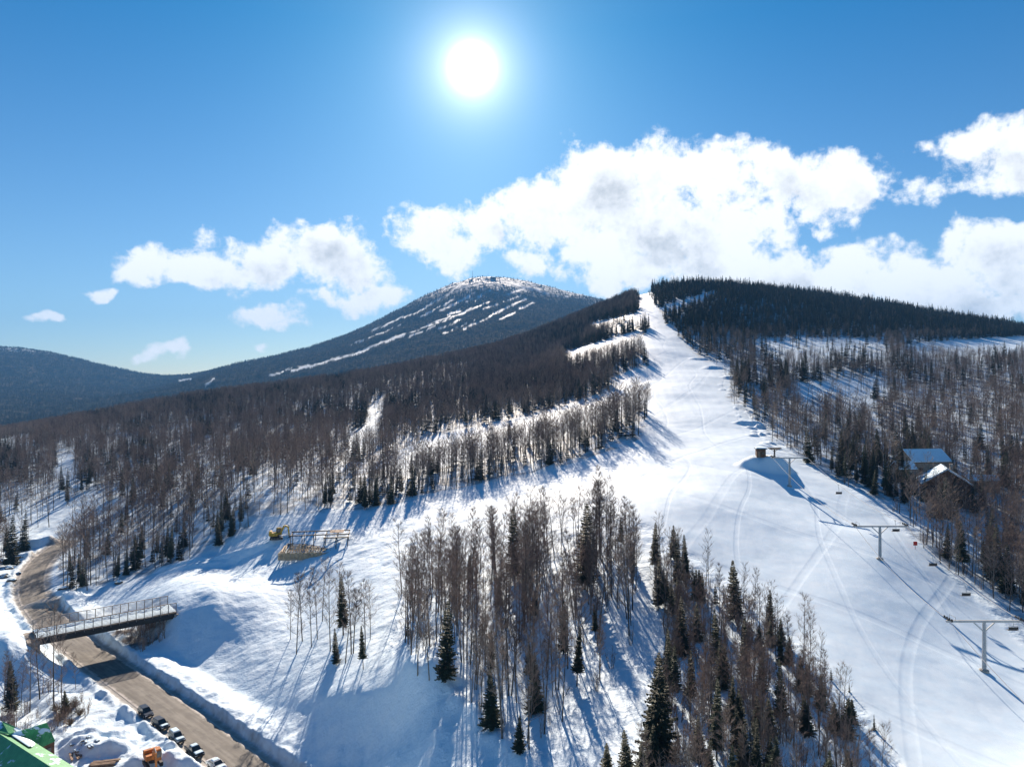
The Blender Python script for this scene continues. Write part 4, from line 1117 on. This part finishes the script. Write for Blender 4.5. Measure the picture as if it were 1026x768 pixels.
def excavator(p, rz, paint, label, sc=1.0, reach=1.0):
    t = empty('excavator', p, label, 'excavator', None, rz); t.scale = (sc,) * 3
    for s in (-1, 1):
        m = MB(); pr = [(-1.55, .36), (-1.35, .05), (1.35, .05), (1.55, .36), (1.35, .68), (-1.35, .68)]
        for y in (s * .95 - .24, s * .95 + .24): m.v += [(x, y, z) for x, z in pr]
        m.f += [tuple(range(6)), tuple(range(11, 5, -1))] + [(i, (i + 1) % 6, 6 + (i + 1) % 6, 6 + i) for i in range(6)]; m.mi = [0] * len(m.f)
        tk = m.build('track', M_DARK, t, bevel=.04)
        for k in range(4): MB().lathe([(.2, -.27), (.2, .27)], 12, (-1.05 + .7 * k, s * .95, .36), 'Y').build('roller', M_RUST, tk)
    MB().lathe([(.6, .55), (.6, .95)], 16).build('turntable', M_DARK, t)
    b = MB(); b.box((-.65, 0, 1.3), (1.9, 2.1, .75)); b.box((-1.35, 0, 1.55), (.7, 2.1, 1.0)); b.build('engine_housing', paint, t, bevel=.08)
    cab = MB().box((.55, .55, 1.85), (1.35, .95, 1.75), None, (.86, .92)).build('cab', paint, t, bevel=.06)
    MB().box((1.22, .55, 2.0), (.06, .74, 1.0)).build('windscreen', M_GLASS, cab)
    for y in (.05, 1.05): MB().box((.55, y, 2.05), (.95, .05, .85)).build('side_window', M_GLASS, cab)
    e1 = Vector((2.5 * reach, -.25, 3.3)); e2 = Vector((3.7 * reach, -.25, 2.9)); e3 = Vector((3.9 * reach, -.25, .9))
    bo = MB(); bo.beam((.9, -.25, 1.4), e1, .32, .42); bo.beam(e1, e2, .3, .38); bo.build('boom', paint, t, bevel=.03)
    MB().beam(e2 + Vector((-.1, 0, .25)), e3, .26, .34).build('stick', paint, t, bevel=.03)
    MB().tube([(1.2, -.25, 1.9), e1 + Vector((-.4, 0, -.3))], .08, 8).tube([e1 + Vector((.1, 0, .3)), e2 + Vector((.1, 0, .4))], .08, 8).build('hydraulic_ram', M_STEEL, t)
    k = MB(); pr = [(0, 0), (.25, -.35), (.1, -.8), (-.35, -.95), (-.75, -.75), (-.45, -.55), (-.15, -.5)]
    for y in (-.65, .15): k.v += [(e3.x + x, y, e3.z + z) for x, z in pr]
    n = len(pr); k.f += [tuple(range(n)), tuple(range(2 * n - 1, n - 1, -1))] + [(i, (i + 1) % n, n + (i + 1) % n, n + i) for i in range(n)]; k.mi = [0] * len(k.f)
    k.build('bucket', M_DARK, t)
    return t
excavator(at(153, 766), R(-50), M_ORANGE, 'orange excavator on the snow beside the parked cars', 1.15, .8)
excavator(at(277, 540), R(15), M_YELLOW, 'yellow excavator at the left end of the building foundation', 1.45, .75)

# ------------------------------------------------------------------ foundation with standing steel frame
def build_site():
    p = at(316, 556)
    t = empty('building_frame', p, 'unfinished building of bare posts and beams on a foundation in the snow', 'building site', None, R(10))
    LX, LY = 23.0, 15.0; H = 4.7; z0 = 1.0
    f = MB()
    for a, b in (((-LX / 2, 0), (3, -1.2)), ((3, -1.2), (LX / 2, 1.5)), ((LX / 2, 1.5), (LX / 2, LY)), ((LX / 2, LY), (-LX / 2 + 1, LY)), ((-LX / 2 + 1, LY), (-LX / 2, 0)), ((-3, -.6), (-3, LY))):
        f.beam((*a, z0 / 2 - .6), (*b, z0 / 2 - .6), .35, z0 + 1.2)
    f.build('foundation_wall', M_CONC, t)
    w = MB()
    for k in range(11): w.box((-10.9 + k * 1.25, -.30 - .083 * (k * 1.25 + .6), .25), (1.05, .14, 2.0 + .25 * (k % 3)), Matrix.Rotation(-.083, 3, 'Z'))
    w.build('formwork', M_WOODP, t)
    j = MB(); r = random.Random(4)
    for k in range(26): j.beam((-10.5 + .8 * k, .4 + r.random(), z0 + .25), (-10.5 + .8 * k + r.uniform(-.4, .4), 7 + r.random() * 6, z0 + .3), .3, .3)
    for k in range(5): j.beam((-9, 2 + 2 * k, z0 + .5), (r.uniform(4, 9), 2 + 2 * k + r.uniform(-.5, .5), z0 + .5), .2, .22)
    j.build('floor_joist', M_WOODP, t)
    rr = random.Random(9)
    for iy, y in enumerate((.8, 6.0, 12.4)):
        for ix in range(6):
            if iy == 0 and ix < 3: continue
            x = -8.6 + ix * 3.75
            MB().box((x, y, z0 + H / 2 - .3), (.24, .24, H)).build('post', M_DARK, t)
    for y, x0 in ((.8, 2.4), (6.0, -8.9), (12.4, -8.9)): MB().beam((x0, y, z0 + H - .4), (10.4, y, z0 + H - .4), .24, .34).build('beam', M_DARK, t)
    for ix in (0, 2, 3, 4, 5):
        x = -8.6 + ix * 3.75; MB().beam((x, 6.0 if ix < 3 else .8, z0 + H - .75), (x, 12.4, z0 + H - .75), .2, .3).build('beam', M_DARK, t)
    MB().box((6.2, 9.2, z0 + H), (4.5, 4.5, .12)).build('roof_panel', M_CEDAR, t)
build_site()

# ------------------------------------------------------------------ houses in the right woods
def gable_house(name, p, rz, LX, LY, H, rise, wallm, label, over=.6, chimney=True, snow_t=.35):
    """ridge along local Y; gable ends face -Y and +Y"""
    t = empty(name, p, label, 'house', None, rz)
    m = MB(); x = LX / 2; y = LY / 2
    m.add([(-x, -y, -2), (x, -y, -2), (x, -y, H), (0, -y, H + rise), (-x, -y, H), (-x, y, -2), (x, y, -2), (x, y, H), (0, y, H + rise), (-x, y, H)],
          [(0, 1, 2, 3, 4), (9, 8, 7, 6, 5), (1, 6, 7, 2), (0, 4, 9, 5)])
    wall = m.build('wall', wallm, t)
    def slab(lo, hi, mt, nm, par):
        b = MB(); k = rise / x
        for s in (-1, 1):
            e = x + over
            a = [(0, H + rise + lo), (s * e, H - k * over + lo), (s * e, H - k * over + hi), (0, H + rise + hi)]
            v = [(q[0], yy, q[1]) for yy in (-y - over, y + over) for q in a]
            b.add(v, [(0, 1, 2, 3), (7, 6, 5, 4), (0, 4, 5, 1), (1, 5, 6, 2), (2, 6, 7, 3)])
        return b.build(nm, mt, par)
    rf = slab(.02, .25, M_BROWN, 'roof', t); slab(.255, .255 + snow_t, M_CAP, 'snow_cap', rf)
    for yy, zz in ((-1, H * .35), (-1, H * .78)):
        for k in (-.28, .28):
            w = MB().box((k * LX, yy * (y + .03), zz), (LX * .16, .08, 1.3)).build('window', M_GLASS, wall)
            MB().box((k * LX, yy * (y + .03), zz - .72), (LX * .16 + .3, .2, .12)).build('sill', M_WOODP, w)
    for k in (-.3, 0, .3):
        for s in (-1, 1): MB().box((s * (x + .03), k * LY, H * .6), (.08, 1.3, 1.2)).build('window', M_GLASS, wall)
    MB().box((0, -y - .04, 1.0), (1.1, .1, 2.1)).build('door', M_DARK, wall)
    if chimney: MB().box((x * .35, y * .3, H + rise + .3), (.9, .9, 2.2)).build('chimney', M_CONC, rf)
    return t
pB = at(946, 500); gable_house('timber_house', pB, R(-24), 13, 13, 5.8, 4.4, M_BROWN, 'dark brown gabled house with thick snow on its left roof edge among trees', .9, True, .55)
pA = at(924, 480); gable_house('pale_house', pA, R(97), 9.5, 13.5, 7.0, 3.4, M_PALE, 'pale house with a broad snowy roof behind the brown gabled house', .7, False, .3)
pC = at(905, 482); gable_house('small_cottage', pC, R(92), 5.0, 5.5, 4.6, 2.0, M_PALE, 'small pale cottage with a low snowy roof left of the pale house', .5, False, .3)
pD = at(982, 490); gable_house('low_shed', pD, R(88), 5.5, 10, 3.4, 1.2, M_CEDAR, 'low shed with a flat looking snowy roof right of the brown gabled house', .6, False, .3)

# ------------------------------------------------------------------ green roofed building in the corner
def build_green():
    Zr = 12.5
    a, b, c, e = on_level(-60, 696, Zr), on_level(8, 735, Zr), on_level(45, 760, Zr), on_level(110, 806, Zr)
    d = (e - a); d.z = 0; d.normalize(); n = Vector((-d.y, d.x, 0)); n = n if n.y > 0 else -n
    base = a.lerp(e, .5); base.z = 0
    t = empty('green_roofed_lodge', base, 'building with a green metal roof, patches of snow on it, in the lower left corner', 'building')
    def poly(nm, faces, m, par, th=.22):
        mb = MB()
        for f in faces:
            f = [Vector(q) for q in f]; k = len(f); nn = (f[1] - f[0]).cross(f[2] - f[0]).normalized()
            if nn.z < 0: f = f[::-1]; nn = -nn
            mb.add([q - base for q in f] + [q - base - nn * th for q in f], [tuple(range(k)), tuple(range(2 * k - 1, k - 1, -1))] + [(i, k + i, k + (i + 1) % k, (i + 1) % k) for i in range(k)])
        return mb.build(nm, m, par)
    down = lambda q, off, dz: q + n * off - Vector((0, 0, dz))
    poly('near_slope', [[a, e, down(e, -9, 6.2), down(a, -9, 6.2)]], M_GREEN, t)
    poly('far_slope', [[a, e, down(e, 3.1, 1.25), down(a, 3.1, 1.25)]], M_GREEN, t)
    # cross wing with a steep shaded slope
    r1 = on_level(9, 735, Zr + .05); r2 = on_level(47, 723.5, Zr + .05)
    e1 = on_level(40, 749, 9.3); e2 = on_level(55.5, 742, 9.3)
    w = (r2 - r1).normalized()
    poly('wing_slope', [[r1, r2, e2, e1]], M_GREEN, t)
    poly('wing_far_slope', [[r1, r2, r2 + Vector((-2.6, 2.2, -1.6)), r1 + Vector((-2.6, 2.2, -1.6))]], M_GREEN, t)
    q1, q2 = on_level(-40, 712, 13.3), on_level(4, 722.5, 13.3)
    poly('rear_slope', [[q1, q2, on_level(22, 730.5, 12.5), r1 + Vector((0, .3, .02)), on_level(-40, 727, 12.7)]], M_GREEN, t)
    # walls under the eaves
    m = MB()
    def wall(p, q, top): m.add([(p.x - base.x, p.y - base.y, -1), (q.x - base.x, q.y - base.y, -1), (q.x - base.x, q.y - base.y, top), (p.x - base.x, p.y - base.y, top)], [(0, 1, 2, 3)])
    i1, i2 = down(a, -8.2, 0), down(e, -8.2, 0); j1, j2 = down(a, 2.8, 0), down(e, 2.8, 0)
    wall(i1, i2, 6.6); wall(j2, j1, 11.0); wall(i2, j2, 8.0); wall(j1, i1, 8.0)
    k1, k2 = e1 + Vector((-.2, .3, 0)), e2 + Vector((-.25, .15, 0)); k3 = r2 + Vector((-2.2, 2.0, 0)); wall(k1, k2, 9.2); wall(k2, k3, 9.3)
    wl = m.build('wall', M_BROWN, t)
    MB().box((k2 - base) * .5 + (k1 - base) * .5 + Vector((.05, -.06, -1.4)), (1.2, .12, 1.3), Matrix.Rotation(math.atan2(k2.y - k1.y, k2.x - k1.x), 3, 'Z')).build('window', M_GLASS, wl)
    sp_ = MB(); K = 10
    for k in range(K + 1):
        q = Vector(b - base).lerp(Vector(c - base), .02 + .5 * k / K); wd = 1.7 * math.sin(math.pi * (k + .15) / (K + .3)) + .05
        for j, (o_, h_) in enumerate(((.35, .0), (.5, .13), (.5 + wd * .5, .17), (.5 + wd, .11), (.6 + wd, .0))):
            sp_.v.append(q + n * o_ + Vector((0, 0, -.5 * o_ + h_)))
    for k in range(K):
        for j in range(4): sp_.f.append((k * 5 + j, k * 5 + j + 1, k * 5 + j + 6, k * 5 + j + 5)); sp_.mi.append(0)
    sp_.build('snow_patch', M_CAP, t, smooth=True)
build_green()

# ------------------------------------------------------------------ odds and ends on the snow
def boulder(px, py, r, seed, label, cat='rock', ymin=60):
    p = at(px, py, ymin); rr = random.Random(seed)
    bm = bmesh.new(); bmesh.ops.create_icosphere(bm, subdivisions=2, radius=r)
    for v in bm.verts:
        k = .6 + .7 * rr.random(); v.co = Vector((v.co.x * k * 1.35, v.co.y * k, v.co.z * k * .62))
    me = bpy.data.meshes.new('boulder'); bm.to_mesh(me); bm.free(); me.materials.append(M_ROCK)
    o = bpy.data.objects.new('boulder', me); col.objects.link(o); o.location = p + Vector((0, 0, r * .25)); o.rotation_euler = (0, 0, rr.uniform(0, 6))
    tag(o, label, cat, 'boulders in the snow')
for i, (px, py, r) in enumerate([(4, 562, 1.8), (10, 570, 1.5), (16, 564, 1.2), (3, 578, 1.6), (12, 582, 1.1), (18, 575, 1.0)]): boulder(px, py, r, i, 'dark boulder in the heap left of the road bend')
for i, (px, py, r) in enumerate([(84, 744, .6), (91, 748, .5), (78, 752, .5), (97, 742, .4), (88, 738, .35), (72, 746, .4)]): boulder(px, py, r, 20 + i, 'snow dusted rock in the rubble beside the green roofed building')
for i, (px, py, r) in enumerate([(119, 584, 1.3), (64, 590, 1.2)]): boulder(px, py, r, 30 + i, ('dark rock at the wood edge above the bridge', 'dark block beside the road bend below the woods')[i])
def pile(px, py, rz, label, n, L, seed):
    p = at(px, py); t = empty('lumber_pile', p, label, 'lumber', None, rz); r = random.Random(seed)
    for k in range(n):
        MB().beam((-L / 2 + r.uniform(-.4, .4), (k % 5) * .45 - .9, .15 + .22 * (k // 5)), (L / 2 + r.uniform(-.4, .4), (k % 5) * .45 - .9 + r.uniform(-.3, .3), .18 + .22 * (k // 5) + r.uniform(0, .15)), .3, .14).build('plank', M_CEDAR, t)
pile(104, 766, R(10), 'stack of brown planks on the snow right of the green roofed building', 14, 4.5, 3)
pile(76, 757, R(-55), 'loose brown planks lying beside the green roofed building', 5, 3.5, 5)
def bush(px, py, r, seed, label):
    p = at(px, py); rr = random.Random(seed); m = MB()
    for k in range(70):
        a = rr.uniform(0, 6.28); e = rr.uniform(.4, 1.4); d = Vector((math.cos(a) * math.cos(e), math.sin(a) * math.cos(e), math.sin(e)))
        q = d * r * rr.uniform(.6, 1.1); m.tube([(0, 0, -.1), q * .55, q + Vector((rr.uniform(-.3, .3), rr.uniform(-.3, .3), rr.uniform(-.2, .3)))], [.03, .022, .01], 3, False)
        for j in range(4):
            g = q * rr.uniform(.4, 1); m.tube([g, g + Vector((rr.uniform(-.5, .5), rr.uniform(-.5, .5), rr.uniform(-.1, .6)))], [.02, .01], 3, False)
    o = m.build('bush', M_BUSH, fix=False); o.location = p; tag(o, label, 'bush', 'bushes at the roadside')
M_BUSH = mat('dry_bush', (.16, .11, .06), .9, 0, .4, .8)
for i, (px, py, r) in enumerate([(66, 716, 2.4), (74, 708, 2.2), (60, 722, 2.0), (80, 716, 1.6), (70, 726, 1.4), (56, 712, 1.8)]): bush(px, py, r, i, 'leafless brown bush at the foot of the tall roadside trees')
def summit():
    p = at(473.5, 281, 3500)
    t = empty('radio_mast', p, 'thin radio mast on the mountain top, left of the summit building', 'mast')
    MB().tube([(0, 0, -5), (0, 0, 30), (0, 0, 62)], [1.5, 1.1, .6], 6).build('pole', M_DARK, t); MB().box((-8, 0, 3), (14, 10, 10)).build('equipment_hut', M_DARK, t)
    p = at(489, 280, 3500)
    t = empty('thin_mast', p, 'short thin mast between the tall mast and the summit building', 'mast')
    MB().tube([(0, 0, -5), (0, 0, 42)], [1.0, .5], 6).build('pole', M_DARK, t); MB().box((0, 0, 1), (4, 4, 6)).build('base', M_DARK, t)
    p = at(494, 279.5, 3500)
    t = empty('summit_building', p, 'low dark building on the mountain top', 'building')
    MB().box((0, 0, 2), (36, 16, 16)).build('wall', M_DARK, t); MB().box((3, 0, 11.2), (40, 18, 2.4)).build('roof', M_DARK, t)
summit()
